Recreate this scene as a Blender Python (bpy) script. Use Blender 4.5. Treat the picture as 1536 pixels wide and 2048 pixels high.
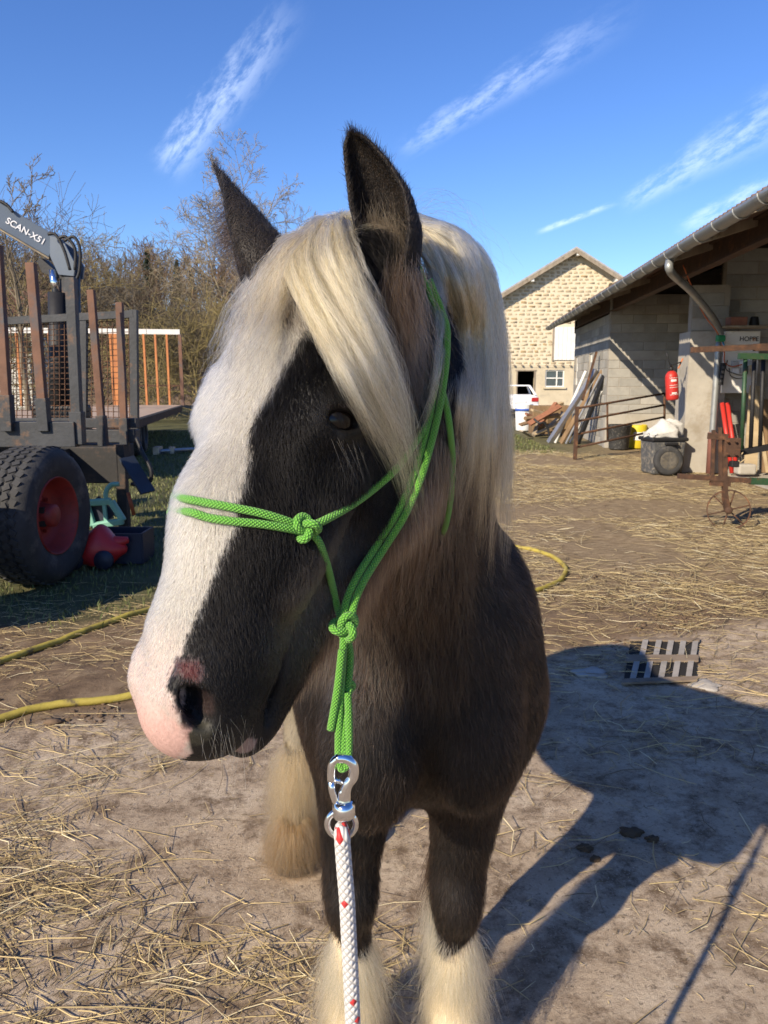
import bpy, bmesh, math, random
import numpy as np
from mathutils import Vector, Matrix
from mathutils.bvhtree import BVHTree
for o in list(bpy.data.objects): bpy.data.objects.remove(o)
SC = bpy.context.scene
COL = SC.collection
rng = np.random.default_rng(7)
random.seed(7)
# ---------------------------------------------------------------- camera, sky, sun, exposure
CAMH, PITCH, FPX = 1.45, math.radians(9.4), 1550.0
cam = bpy.data.cameras.new('camera'); camo = bpy.data.objects.new('camera', cam); COL.objects.link(camo)
camo.location = (0, 0, CAMH); camo.rotation_euler = (math.pi/2 - PITCH, 0, 0)
cam.sensor_fit = 'VERTICAL'; cam.sensor_height = 32.0; cam.sensor_width = 24.0
cam.lens = 32.0*FPX/2048.0; cam.clip_start = 0.05; cam.clip_end = 2000
cam.dof.use_dof = True; cam.dof.focus_distance = 0.86; cam.dof.aperture_fstop = 22
SC.camera = camo
SUN_EL, SUN_AZ = math.radians(30), math.radians(40)      # azimuth of travel: 40 deg right of straight ahead
SUND = Vector((math.sin(SUN_AZ)*math.cos(SUN_EL), math.cos(SUN_AZ)*math.cos(SUN_EL), -math.sin(SUN_EL)))
sl = bpy.data.lights.new('sun', 'SUN'); sl.energy = 5.0; sl.angle = math.radians(0.55); sl.color = (1.0, 0.86, 0.66)
so = bpy.data.objects.new('sun', sl); COL.objects.link(so); so.rotation_euler = SUND.to_track_quat('-Z', 'Y').to_euler(); so.location = (-4, -6, 9)
W = bpy.data.worlds.new('World'); SC.world = W; W.use_nodes = True
def build_world():
    nt = W.node_tree; N = nt.nodes; L = nt.links; N.clear()
    out = N.new('ShaderNodeOutputWorld'); bg = N.new('ShaderNodeBackground'); bg.inputs['Strength'].default_value = 0.122
    sky = N.new('ShaderNodeTexSky'); sky.sky_type = 'NISHITA'; sky.sun_disc = False
    sky.sun_elevation = SUN_EL; sky.sun_rotation = math.atan2(-SUND.x, -SUND.y)
    sky.altitude = 200; sky.air_density = 1.0; sky.dust_density = 0.15; sky.ozone_density = 5.0
    hs = N.new('ShaderNodeHueSaturation'); hs.inputs['Saturation'].default_value = 1.15; hs.inputs['Hue'].default_value = .513; L.new(sky.outputs[0], hs.inputs['Color'])
    tc = N.new('ShaderNodeTexCoord')
    last = hs.outputs[0]
    # thin streaks of cirrus (old contrails), each along a great circle through two directions, broken up by noise
    def ray(px, py):
        cp, sp = math.cos(PITCH), math.sin(PITCH)
        v = Vector((0, cp, -sp)) + Vector((1, 0, 0))*((px-768)/FPX) + Vector((0, sp, cp))*((1024-py)/FPX)
        return v.normalized()
    def math_node(op, a, b=None):
        m = N.new('ShaderNodeMath'); m.operation = op
        for i, v in enumerate((a, b)):
            if v is None: continue
            if isinstance(v, (int, float)): m.inputs[i].default_value = v
            else: L.new(v, m.inputs[i])
        return m.outputs[0]
    def dot(v):
        d = N.new('ShaderNodeVectorMath'); d.operation = 'DOT_PRODUCT'; L.new(tc.outputs['Generated'], d.inputs[0]); d.inputs[1].default_value = v
        return d.outputs['Value']
    def smooth(x, a, b):
        m = N.new('ShaderNodeMapRange'); m.interpolation_type = 'SMOOTHSTEP'; m.inputs['From Min'].default_value = a; m.inputs['From Max'].default_value = b
        L.new(x, m.inputs['Value']); return m.outputs['Result']
    for (a, b, w0, w1, strength, seed) in [((330, 345), (560, 60), .030, .030, .34, 1), ((800, 305), (1200, 60), .018, .034, .24, 2),
                                        ((1085, 462), (1225, 408), .005, .006, .42, 6), ((1250, 412), (1620, 190), .018, .055, .30, 3), ((1360, 460), (1700, 300), .016, .034, .30, 4)]:
        A, B = ray(*a), ray(*b); n = A.cross(B).normalized(); t = n.cross(A).normalized()
        end = B.dot(t)
        d = dot(n); u = dot(t)
        mp = N.new('ShaderNodeCombineXYZ')
        L.new(math_node('MULTIPLY', u, 16.0), mp.inputs[0]); L.new(math_node('MULTIPLY', d, 45.0), mp.inputs[1]); mp.inputs[2].default_value = seed*3.1
        nz = N.new('ShaderNodeTexNoise'); nz.inputs['Scale'].default_value = 1.6; nz.inputs['Detail'].default_value = 7; nz.inputs['Roughness'].default_value = .68; nz.inputs['Distortion'].default_value = 0.15
        L.new(mp.outputs[0], nz.inputs['Vector'])
        wgt = math_node('ADD', w0, math_node('MULTIPLY', smooth(u, 0, end*1.4), (w1-w0)))
        dd = math_node('ADD', d, math_node('MULTIPLY', math_node('SUBTRACT', nz.outputs['Fac'], .5), w0*1.3))
        r = math_node('DIVIDE', math_node('ABSOLUTE', dd), wgt)
        core = math_node('SUBTRACT', 1.0, smooth(r, 0.0, 1.0))
        tl = smooth(u, -0.012, end*0.16); tr = math_node('SUBTRACT', 1.0, smooth(u, end*.55, end*1.25))
        brk = smooth(nz.outputs['Fac'], .34, .66)
        mask = math_node('MULTIPLY', math_node('MULTIPLY', core, brk), math_node('MULTIPLY', tl, tr))
        mask = math_node('MULTIPLY', mask, strength)
        mx = N.new('ShaderNodeMixRGB'); mx.inputs['Color2'].default_value = (8.2, 9.2, 10.6, 1)
        L.new(mask, mx.inputs['Fac']); L.new(last, mx.inputs['Color1']); last = mx.outputs[0]
    L.new(last, bg.inputs['Color']); L.new(bg.outputs[0], out.inputs[0])
build_world()
SC.view_settings.view_transform = 'Standard'; SC.view_settings.look = 'None'; SC.view_settings.exposure = 0.62; SC.view_settings.gamma = 1.0
SC.render.resolution_x = 768; SC.render.resolution_y = 1024
SC.render.engine = 'CYCLES'
# ---------------------------------------------------------------- pixel -> place helpers
CF = Vector((0, math.cos(PITCH), -math.sin(PITCH))); CU = Vector((0, math.sin(PITCH), math.cos(PITCH))); CR = Vector((1, 0, 0)); CC = Vector((0, 0, CAMH))
def ray(px, py): return CF + CR*((px-768)/FPX) + CU*((1024-py)/FPX)
def ground(px, py, h=0.0):
    r = ray(px, py); return CC + r*((h-CAMH)/r.z)
def atY(px, py, Y):
    r = ray(px, py); return CC + r*(Y/r.y)
# ---------------------------------------------------------------- materials
MATS = {}
def nodes_of(name):
    m = bpy.data.materials.new(name); m.use_nodes = True
    nt = m.node_tree; b = nt.nodes['Principled BSDF']; MATS[name] = m
    return m, nt, b
def ramp(nt, fac, stops):
    r = nt.nodes.new('ShaderNodeValToRGB'); e = r.color_ramp.elements
    while len(e) < len(stops): e.new(0.5)
    for i, (p, c) in enumerate(stops):
        e[i].position = p; e[i].color = tuple(c)+(1,) if len(c) == 3 else c
    nt.links.new(fac, r.inputs[0]); return r.outputs[0]
def noise(nt, scale, detail=5, rough=.6, coord='Object', dist=0.0, stretch=None):
    tc = nt.nodes.new('ShaderNodeTexCoord'); v = tc.outputs[coord] if coord != 'World' else None
    if coord == 'World':
        g = nt.nodes.new('ShaderNodeNewGeometry'); v = g.outputs['Position']
    if stretch:
        mp = nt.nodes.new('ShaderNodeMapping'); mp.inputs['Scale'].default_value = stretch; nt.links.new(v, mp.inputs['Vector']); v = mp.outputs[0]
    n = nt.nodes.new('ShaderNodeTexNoise'); n.inputs['Scale'].default_value = scale; n.inputs['Detail'].default_value = detail
    n.inputs['Roughness'].default_value = rough; n.inputs['Distortion'].default_value = dist
    nt.links.new(v, n.inputs['Vector']); return n.outputs['Fac']
def mixc(nt, fac, a, b, mode='MIX'):
    m = nt.nodes.new('ShaderNodeMixRGB'); m.blend_type = mode
    for i, v in ((0, fac), (1, a), (2, b)):
        if isinstance(v, (int, float)): m.inputs[i].default_value = v
        elif isinstance(v, tuple): m.inputs[i].default_value = v if len(v) == 4 else v+(1,)
        else: nt.links.new(v, m.inputs[i])
    return m.outputs[0]
def bump(nt, b, h, strength=.4, dist=.01):
    n = nt.nodes.new('ShaderNodeBump'); n.inputs['Strength'].default_value = strength; n.inputs['Distance'].default_value = dist
    nt.links.new(h, n.inputs['Height']); nt.links.new(n.outputs[0], b.inputs['Normal'])
def mat(name, c1, c2=None, scale=6, rough=.8, metal=0, bstr=.25, bdist=.01, wear=None, wear_scale=3, wear_amt=(.55, .7), coord='World', stretch=None, spec=.4):
    """two-tone noisy surface with optional patches of a third colour (dirt, rust)"""
    if name in MATS: return MATS[name]
    m, nt, b = nodes_of(name)
    c2 = c2 or tuple(x*.7 for x in c1)
    n1 = noise(nt, scale, 6, .65, coord, stretch=stretch)
    col = ramp(nt, n1, [(.3, c2), (.7, c1)])
    if wear:
        n2 = noise(nt, wear_scale, 8, .7, coord)
        col = mixc(nt, ramp(nt, n2, [(wear_amt[0], (0, 0, 0)), (wear_amt[1], (1, 1, 1))]), col, wear)
    nt.links.new(col, b.inputs['Base Color'])
    b.inputs['Roughness'].default_value = rough; b.inputs['Metallic'].default_value = metal; b.inputs['Specular IOR Level'].default_value = spec
    if bstr: bump(nt, b, noise(nt, scale*6, 4, .6, coord), bstr, bdist)
    return m
# ---------------------------------------------------------------- mesh helpers
def link(name, me, m=None, parent=None):
    o = bpy.data.objects.new(name, me); COL.objects.link(o)
    if m is not None and me is not None and hasattr(me, 'materials') and len(me.materials) == 0: me.materials.append(m)
    if parent is not None: o.parent = parent
    return o
def tag(o, label=None, cat=None, group=None, kind=None):
    if label: o['label'] = label
    if cat: o['category'] = cat
    if group: o['group'] = group
    if kind: o['kind'] = kind
    return o
def empty(name, loc=(0, 0, 0), rz=0, label=None, cat=None, group=None):
    o = bpy.data.objects.new(name, None); COL.objects.link(o); o.location = loc; o.rotation_euler = (0, 0, rz); o.empty_display_size = .1
    return tag(o, label, cat, group)
class MB:
    """collects vertices and faces for one mesh object"""
    def __init__(s): s.v = []; s.f = []; s.smooth = False; s.uv = None
    def box(s, c, d, M=None, taper=1.0):
        i = len(s.v); hx, hy, hz = d[0]/2, d[1]/2, d[2]/2
        for z in (-1, 1):
            k = taper if z > 0 else 1
            for x, y in ((-1, -1), (1, -1), (1, 1), (-1, 1)):
                p = Vector((x*hx*k, y*hy*k, z*hz))
                if M is not None: p = M @ p
                s.v.append(Vector(c)+p)
        for q in ((0, 3, 2, 1), (4, 5, 6, 7), (0, 1, 5, 4), (1, 2, 6, 5), (2, 3, 7, 6), (3, 0, 4, 7)): s.f.append(tuple(i+k for k in q))
        return s
    def beam(s, a, b, w, h, up=(0, 0, 1)):
        a, b = Vector(a), Vector(b); t = (b-a); L = t.length; t = t/L; u = Vector(up)
        if abs(t.dot(u)) > .95: u = Vector((1, 0, 0))
        r = t.cross(u).normalized(); u = r.cross(t)
        M = Matrix((r, t, u)).transposed()
        return s.box((a+b)/2, (w, L, h), M)
    def tube(s, pts, r, n=8, cap=True):
        pts = [Vector(p) for p in pts]; R = r if isinstance(r, (list, tuple)) else [r]*len(pts)
        base = len(s.v); up = None
        for k, p in enumerate(pts):
            t = (pts[min(k+1, len(pts)-1)]-pts[max(k-1, 0)])
            t = t.normalized() if t.length > 1e-9 else Vector((0, 0, 1))
            if up is None:
                up = Vector((0, 0, 1)) if abs(t.z) < .9 else Vector((1, 0, 0))
            x = t.cross(up).normalized(); up = x.cross(t).normalized()
            for j in range(n):
                a = 2*math.pi*j/n; s.v.append(p+(x*math.cos(a)+up*math.sin(a))*R[k])
        for k in range(len(pts)-1):
            for j in range(n):
                a = base+k*n+j; b = base+k*n+(j+1) % n; s.f.append((a, b, b+n, a+n))
        if cap:
            s.f.append(tuple(base+j for j in range(n))[::-1]); e = base+(len(pts)-1)*n; s.f.append(tuple(e+j for j in range(n)))
        return s
    def lathe(s, prof, n=24, c=(0, 0, 0), M=None):
        base = len(s.v)
        for (r, z) in prof:
            for j in range(n):
                a = 2*math.pi*j/n; p = Vector((r*math.cos(a), r*math.sin(a), z))
                if M is not None: p = M @ p
                s.v.append(Vector(c)+p)
        for k in range(len(prof)-1):
            for j in range(n):
                a = base+k*n+j; b = base+k*n+(j+1) % n; s.f.append((a, b, b+n, a+n))
        return s
    def quad(s, a, b, c, d):
        i = len(s.v); s.v += [Vector(a), Vector(b), Vector(c), Vector(d)]; s.f.append((i, i+1, i+2, i+3)); return s
    def poly(s, pts):
        i = len(s.v); s.v += [Vector(p) for p in pts]; s.f.append(tuple(range(i, i+len(pts)))); return s
    def prism(s, pts, off):
        off = Vector(off); i = len(s.v); n = len(pts); s.v += [Vector(p) for p in pts]+[Vector(p)+off for p in pts]
        s.f.append(tuple(range(i, i+n))[::-1]); s.f.append(tuple(range(i+n, i+2*n)))
        for j in range(n): k = (j+1) % n; s.f.append((i+j, i+k, i+n+k, i+n+j))
        return s
    def mesh(s, name, smooth=False):
        me = bpy.data.meshes.new(name); me.from_pydata([tuple(v) for v in s.v], [], s.f)
        bm = bmesh.new(); bm.from_mesh(me); bmesh.ops.recalc_face_normals(bm, faces=bm.faces); bm.to_mesh(me); bm.free()
        if smooth: me.shade_smooth()
        me.update(); return me
    def build(s, name, m, parent=None, smooth=False, bevel=0):
        me = s.mesh(name, smooth)
        if bevel:
            bm = bmesh.new(); bm.from_mesh(me)
            bmesh.ops.bevel(bm, geom=[e for e in bm.edges if len(e.link_faces) == 2 and e.calc_face_angle(0) > .6], offset=bevel, segments=2, affect='EDGES', profile=.5)
            bm.to_mesh(me); bm.free()
        o = link(name, me, m, None)
        if parent is not None:
            o.parent = parent; o.matrix_parent_inverse = Matrix.LocRotScale(parent.location, parent.rotation_euler, None).inverted() if parent.parent is None else Matrix.Identity(4)
        return o
def up_inv(parent):
    return Matrix.LocRotScale(parent.location, parent.rotation_euler, parent.scale).inverted()
def catmull(P, n):
    P = [Vector(p) for p in P]; P = [P[0]*2-P[1]]+P+[P[-1]*2-P[-2]]; out = []
    for k in range(1, len(P)-2):
        for j in range(n):
            t = j/n; p0, p1, p2, p3 = P[k-1], P[k], P[k+1], P[k+2]
            out.append(.5*((2*p1)+(p2-p0)*t+(2*p0-5*p1+4*p2-p3)*t*t+(3*p1-p0-3*p2+p3)*t**3))
    out.append(P[-2]); return out
def fast_mesh(name, V, F, smooth=False):
    """V (n,3) array, F (m,k) array of equal-sided faces"""
    me = bpy.data.meshes.new(name); V = np.asarray(V, np.float32); F = np.asarray(F, np.int32); k = F.shape[1]
    me.vertices.add(len(V)); me.vertices.foreach_set('co', V.ravel())
    me.loops.add(F.size); me.loops.foreach_set('vertex_index', F.ravel())
    me.polygons.add(len(F)); me.polygons.foreach_set('loop_start', np.arange(0, F.size, k, dtype=np.int32))
    try: me.polygons.foreach_set('loop_total', np.full(len(F), k, np.int32))
    except Exception: pass
    me.update(calc_edges=True); me.validate()
    if smooth: me.shade_smooth()
    return me
# ================================================================ SETTING
def sstep(x, a, b): t = np.clip((x-a)/(b-a), 0, 1); return t*t*(3-2*t)
def vnoise(x, y, seed=0):
    """smooth value noise on arrays"""
    def h(i, j): 
        v = np.sin(i*127.1+j*311.7+seed*74.7)*43758.5453; return v-np.floor(v)
    i, j = np.floor(x), np.floor(y); f, g = x-i, y-j; f, g = f*f*(3-2*f), g*g*(3-2*g)
    return (h(i, j)*(1-f)+h(i+1, j)*f)*(1-g)+(h(i, j+1)*(1-f)+h(i+1, j+1)*f)*g
def fbm(x, y, o=4, seed=0):
    s = 0; a = .5
    for k in range(o): s = s+a*vnoise(x*2**k, y*2**k, seed+k*13); a *= .5
    return s
def slab_edge(x): return np.interp(x, [-4, -1.8, -.8, .3, 1.2, 2.4, 6], [2.75, 2.95, 3.35, 3.7, 4.1, 4.7, 5.2])     # where the concrete ends
def grass_mask(x, y):
    n = fbm(x*.9, y*.9, 4, 3)-.5
    left = sstep(-x-.9+n*1.4, 0, .7)*sstep(y-4.3+n*1.2, 0, .8)
    far = sstep(y-15.5+n*6, 0, 3)*(1-sstep(x-4.2+n*2, 0, 1.5)); yard = sstep(y-26+n*6, 0, 5)
    return np.clip(np.maximum(left*.85, np.maximum(far*.75, yard*0.5)), 0, 1)*(1-sstep(y, 44, 52))
def hillz(x, y): return sstep(y, 46, 120)*11.0*sstep(-x, -18, 22)+sstep(y, 60, 200)*2
def ground_z(x, y):
    e = slab_edge(x); mud = sstep(y-e+.3*(fbm(x*2, y*2, 3, 5)-.5), -.05, .15)
    z = (1-mud)*(fbm(x*1.5, y*1.5, 4, 1)-.5)*.010+mud*(-.006+(fbm(x*3.2, y*3.2, 5, 2)-.5)*.05*np.clip(1-(y-5)/10, .25, 1))
    return z+hillz(x, y)
def build_ground():
    gx = np.unique(np.concatenate([np.arange(-3.2, 3.2, .045), np.linspace(-9, -3.2, 60), np.linspace(3.2, 9, 60), np.linspace(-40, -9, 32), np.linspace(9, 40, 30), np.linspace(-400, -40, 30), np.linspace(40, 400, 30)]))
    gy = np.unique(np.concatenate([np.arange(.6, 6.0, .045), np.linspace(-30, .6, 20), np.linspace(6, 16, 100), np.linspace(16, 60, 60), np.linspace(60, 260, 50), np.linspace(260, 900, 10)]))
    X, Y = np.meshgrid(gx, gy, indexing='ij'); V = np.stack([X, Y, ground_z(X, Y)], -1).reshape(-1, 3)
    i = np.arange(len(gx)*len(gy)).reshape(len(gx), len(gy)); F = np.stack([i[:-1, :-1], i[1:, :-1], i[1:, 1:], i[:-1, 1:]], -1).reshape(-1, 4)
    me = fast_mesh('ground', V, F, True)
    e = slab_edge(V[:, 0]); con = 1-sstep(V[:, 1]-e+.5*(fbm(V[:, 0]*2, V[:, 1]*2, 4, 5)-.5), -.12, .2)
    gr = grass_mask(V[:, 0], V[:, 1]); hay = sstep(V[:, 0]-.5+.8*(fbm(V[:, 0], V[:, 1], 3, 8)-.5), 0, .8)*sstep(V[:, 1]-4.6-1.5*(fbm(V[:, 0]*.8, V[:, 1]*.8, 3, 9)-.5), 0, 2.0)
    a = me.color_attributes.new('zone', 'FLOAT_COLOR', 'POINT'); a.data.foreach_set('color', np.stack([con, gr, hay, np.ones(len(V))], 1).astype(np.float32).ravel())
    m, nt, b = nodes_of('yard_ground'); at = nt.nodes.new('ShaderNodeAttribute'); at.attribute_name = 'zone'
    sp = nt.nodes.new('ShaderNodeSeparateColor'); nt.links.new(at.outputs['Color'], sp.inputs[0])
    mud = ramp(nt, noise(nt, 5, 9, .7, 'World'), [(.28, (.085, .055, .034)), (.5, (.19, .13, .080)), (.72, (.32, .24, .15))])
    conc = ramp(nt, noise(nt, 2.2, 10, .72, 'World'), [(.30, (.29, .215, .145)), (.5, (.47, .37, .265)), (.70, (.60, .50, .38))])
    conc = mixc(nt, ramp(nt, noise(nt, 7, 10, .78, 'World', 0.15), [(.47, (0, 0, 0)), (.62, (1, 1, 1))]), conc, (.17, .118, .075))
    conc = mixc(nt, ramp(nt, noise(nt, 60, 4, .7, 'World'), [(.56, (0, 0, 0)), (.68, (.8, .8, .8))]), conc, (.10, .075, .055))
    conc = mixc(nt, ramp(nt, noise(nt, 130, 3, .7, 'World'), [(.60, (0, 0, 0)), (.70, (.7, .7, .7))]), conc, (.62, .55, .45))
    hayc = ramp(nt, noise(nt, 9, 8, .75, 'World', 0, (1, 2.4, 1)), [(.3, (.13, .09, .052)), (.52, (.27, .20, .12)), (.7, (.43, .34, .205))])
    grs = ramp(nt, noise(nt, 3, 8, .7, 'World'), [(.3, (.040, .050, .018)), (.55, (.085, .095, .035)), (.75, (.17, .15, .075))])
    c = mixc(nt, sp.outputs['Blue'], mud, hayc); c = mixc(nt, sp.outputs['Red'], c, conc); c = mixc(nt, sp.outputs['Green'], c, grs)
    nt.links.new(c, b.inputs['Base Color']); b.inputs['Roughness'].default_value = .92; b.inputs['Specular IOR Level'].default_value = .25
    bump(nt, b, noise(nt, 45, 10, .82, 'World'), .75, .02)
    o = link('ground', me, m); tag(o, kind='structure'); return o
ground_o = build_ground()
GBVH = None
def gz(x, y): return float(ground_z(np.array(x), np.array(y)))
# ---------------------------------------------------------------- loose stuff on the ground (uncountable)
def strips(name, X, Y, L, Wd, ang, lift, col_fn, m, bend=.12, z0=.004):
    """each piece is a bent three-sided straw of 12 triangles"""
    n = len(X); L = np.asarray(L); t = np.array([-.5, 0, .5]); d = np.stack([np.cos(ang), np.sin(ang)], 1); nrm = np.stack([-d[:, 1], d[:, 0]], 1)
    bd = rng.normal(0, bend, n)*L; tilt = rng.normal(0, lift, n)
    V = np.zeros((n, 3, 3, 3))
    for k in range(3):
        cx = X+d[:, 0]*L*t[k]+nrm[:, 0]*bd*(t[k]**2*4-.5); cy = Y+d[:, 1]*L*t[k]+nrm[:, 1]*bd*(t[k]**2*4-.5)
        gzv = ground_z(cx, cy)+z0+np.abs(tilt)*L*.5+tilt*L*t[k]+Wd*.4
        w = Wd*(1 if k == 1 else .8)
        for j, (sx, sz) in enumerate(((-.5, 0), (.5, 0), (0, .55))):
            V[:, k, j, 0] = cx+nrm[:, 0]*w*sx; V[:, k, j, 1] = cy+nrm[:, 1]*w*sx; V[:, k, j, 2] = gzv+w*sz
    b = np.arange(n)[:, None, None]*9; F = []
    for k in (0, 1):
        for j in range(3):
            F.append([k*3+j, k*3+(j+1) % 3, k*3+3+(j+1) % 3, k*3+3+j])
    F = (np.array(F)[None]+b).reshape(-1, 4)
    me = fast_mesh(name, V.reshape(-1, 3), F); C = col_fn(n)
    a = me.color_attributes.new('tint', 'FLOAT_COLOR', 'POINT'); a.data.foreach_set('color', np.repeat(np.c_[C, np.ones(n)], 9, 0).astype(np.float32).ravel())
    o = link(name, me, m); return o
def tint_mat(name, rough=.7, spec=.3, trans=0):
    m, nt, b = nodes_of(name); at = nt.nodes.new('ShaderNodeAttribute'); at.attribute_name = 'tint'; nt.links.new(at.outputs['Color'], b.inputs['Base Color'])
    b.inputs['Roughness'].default_value = rough; b.inputs['Specular IOR Level'].default_value = spec; return m
STRAWM = tint_mat('straw_stalk', .55, .4)
def straw_col(n):
    t = rng.random((n, 1)); c = np.array([[.60, .47, .23]])*(1-t)+np.array([[.34, .25, .12]])*t
    k = rng.random(n); c[k < .18] = np.array([.17, .12, .065]); c[k > .9] = np.array([.66, .57, .36]); return c*rng.uniform(.7, 1.15, (n, 1))
def pick(n, x0, x1, y0, y1, dens):
    X = rng.uniform(x0, x1, n*6); Y = rng.uniform(y0, y1, n*6); k = rng.random(n*6) < dens(X, Y); return X[k][:n], Y[k][:n]
def d_near(x, y):
    n = fbm(x*1.7+3, y*1.7, 4, 21); cl = sstep(n, .44, .62)
    lft = sstep(-x, -.15, .35)*sstep(y, 1.05, 1.25)*(1-sstep(y, 2.3, 3.0)); pile = 1.5*np.exp(-(((x+.55)/.42)**2+((y-1.62)/.22)**2))*1.1+np.exp(-(((x+1.0)/.35)**2+((y-2.0)/.22)**2))*.8+np.exp(-(((x+.25)/.5)**2+((y-1.30)/.12)**2))*.9
    return np.clip(.05+.16*cl+.10*sstep(y, 3.2, 3.8)*sstep(x, -1.5, .5)+.45*lft*cl+pile*(.35+.65*cl), 0, 1)
x, y = pick(5200, -2.6, 2.6, 1.0, 5.6, d_near)
o = strips('straw', x, y, rng.gamma(2.2, .045, len(x))+.03, rng.uniform(.0016, .0042, len(x)), rng.normal(.15, .9, len(x)), .10, straw_col, STRAWM); tag(o, 'loose yellow straw stalks strewn over the concrete and mud', 'straw', kind='stuff')
x, y = pick(14000, -2.6, 2.6, 1.0, 5.6, lambda a, b: np.clip(d_near(a, b)*1.3+.03, 0, 1))
o = strips('chaff', x, y, rng.uniform(.006, .03, len(x)), rng.uniform(.001, .003, len(x)), rng.uniform(0, 6.28, len(x)), .18, lambda n: straw_col(n)*np.where(rng.random((n, 1)) < .45, .45, 1.0), STRAWM); tag(o, 'fine broken chaff lying between the straw stalks', 'chaff', kind='stuff')
def d_hay(x, y):
    n = fbm(x*.9, y*.9, 4, 31); return np.clip(sstep(x, .2, 1.2)*sstep(n, .36, .6)*sstep(y, 4.0, 5.5)*(1-sstep(x-4.9-.0*y, 0, .6))+.05, 0, 1)
x, y = pick(16000, -.2, 5.6, 4.2, 17, d_hay)
o = strips('hay', x, y, rng.gamma(2.0, .045, len(x))+.04, rng.uniform(.002, .006, len(x)), rng.uniform(0, 6.28, len(x)), .12, lambda n: straw_col(n)*np.array([[.95, .98, 1.05]]), STRAWM); tag(o, 'trampled pale hay spread across the yard before the shed', 'hay', kind='stuff')
def grass():
    X, Y = pick(52000, -9, 3.8, 4.3, 24, lambda a, b: grass_mask(a, b)*np.clip(2.2/np.sqrt(b), .25, 1)); n = len(X); a = rng.uniform(0, 6.28, n); h = rng.uniform(.02, .055, n)*(1+.02*Y); w = rng.uniform(.0015, .0035, n)*(1+.10*Y); ln = rng.normal(0, .45, (n, 2))
    Z = ground_z(X, Y); V = np.zeros((n, 5, 3)); d = np.stack([np.cos(a), np.sin(a)], 1)
    for k, (f, s) in enumerate(((0, -1), (0, 1), (.55, .8), (.55, -.8), (1, 0))):
        V[:, k, :2] = np.stack([X, Y], 1)+d*(w*s)[:, None]+ln*(h*f*f)[:, None]; V[:, k, 2] = Z+h*f*(1 if f < 1 else .92)
    b = np.arange(n)[:, None, None]*5; F = (np.array([[0, 1, 2, 3], [3, 2, 4, 4]])[None]+b).reshape(-1, 4)
    T = np.concatenate([F[0::2][:, [0, 1, 2]], F[0::2][:, [0, 2, 3]], F[1::2][:, [0, 1, 2]]])
    me = fast_mesh('grass', V.reshape(-1, 3), T); t = rng.random((n, 1)); C = (np.array([[.075, .11, .030]])*(1-t)+np.array([[.20, .19, .075]])*t)*rng.uniform(.7, 1.2, (n, 1))
    at = me.color_attributes.new('tint', 'FLOAT_COLOR', 'POINT'); at.data.foreach_set('color', np.repeat(np.c_[C, np.ones(n)], 5, 0).astype(np.float32).ravel())
    o = link('grass', me, tint_mat('grass_blade', .6)); tag(o, 'short winter grass beside and under the trailers', 'grass', kind='stuff')
grass()
def clods():
    n = 3200; X = rng.uniform(-2.6, 2.2, n*5); e = slab_edge(X); Y = e+rng.gamma(1.6, .38, n*5)-.05; k = rng.random(n*5) < sstep(fbm(X*2.2, Y*2.2, 3, 41), .40, .6)*(1-grass_mask(X, Y)); X, Y = X[k][:n], Y[k][:n]; n = len(X)
    bm = bmesh.new(); bmesh.ops.create_icosphere(bm, subdivisions=1, radius=1); me = bpy.data.meshes.new('x'); bm.to_mesh(me); bm.free(); B = np.array([list(v.co) for v in me.vertices]); T = np.array([list(p.vertices) for p in me.polygons])
    r = rng.gamma(1.4, .0030, n)+.002; V = B[None]*(1+rng.normal(0, .34, (n, len(B), 1)))*np.stack([r*rng.uniform(.8, 1.5, n), r, r*.45], 1)[:, None]+np.stack([X, Y, ground_z(X, Y)+r*.25], 1)[:, None]
    F = (T[None]+np.arange(n)[:, None, None]*len(B)).reshape(-1, 3)
    o = link('mud_clods', fast_mesh('mud_clods', V.reshape(-1, 3), F), mat('mud_clod', (.17, .115, .07), (.08, .05, .03), 9, .95, bstr=.5)); tag(o, 'brown crumbs of mud along the edge of the concrete', 'mud', kind='stuff')
clods()
# ================================================================ STONE BARN
STONE = []
for i, (a, b) in enumerate([((.46, .375, .25), (.38, .31, .205)), ((.42, .35, .24), (.35, .29, .195)), ((.49, .41, .285), (.41, .34, .23)), ((.42, .31, .175), (.32, .23, .12))]): STONE.append(mat('barn_stone_%d' % i, a, b, 8, .9, bstr=.5, bdist=.02))
MORTAR = mat('lime_mortar', (.64, .56, .42), (.55, .475, .345), 3, .95, bstr=.3)
PLASTER = mat('barn_plaster', (.56, .49, .36), (.44, .38, .27), 1.5, .95, bstr=.2, wear=(.34, .30, .23), wear_scale=2)
FIBRO = mat('fibre_cement', (.42, .41, .39), (.28, .27, .26), 3, .9, wear=(.20, .19, .16), wear_scale=4)
DARKIN = mat('painted_shade', (.02, .018, .016), (.012, .011, .01), 3, .95, bstr=0)  # near-black colour painted in for the shade behind openings and slots
OLDWOOD = mat('grey_wood', (.33, .28, .21), (.20, .16, .12), 8, .85, stretch=(1, 1, .15), wear=(.12, .09, .06), wear_scale=6)
WHITEP = mat('white_paint', (.74, .73, .70), (.62, .61, .57), 4, .6, bstr=.1, wear=(.42, .38, .32), wear_scale=5, wear_amt=(.62, .75))
GLASSD = mat('dark_glass', (.05, .07, .09), (.03, .04, .05), 2, .08, bstr=0, spec=.8)
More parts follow.
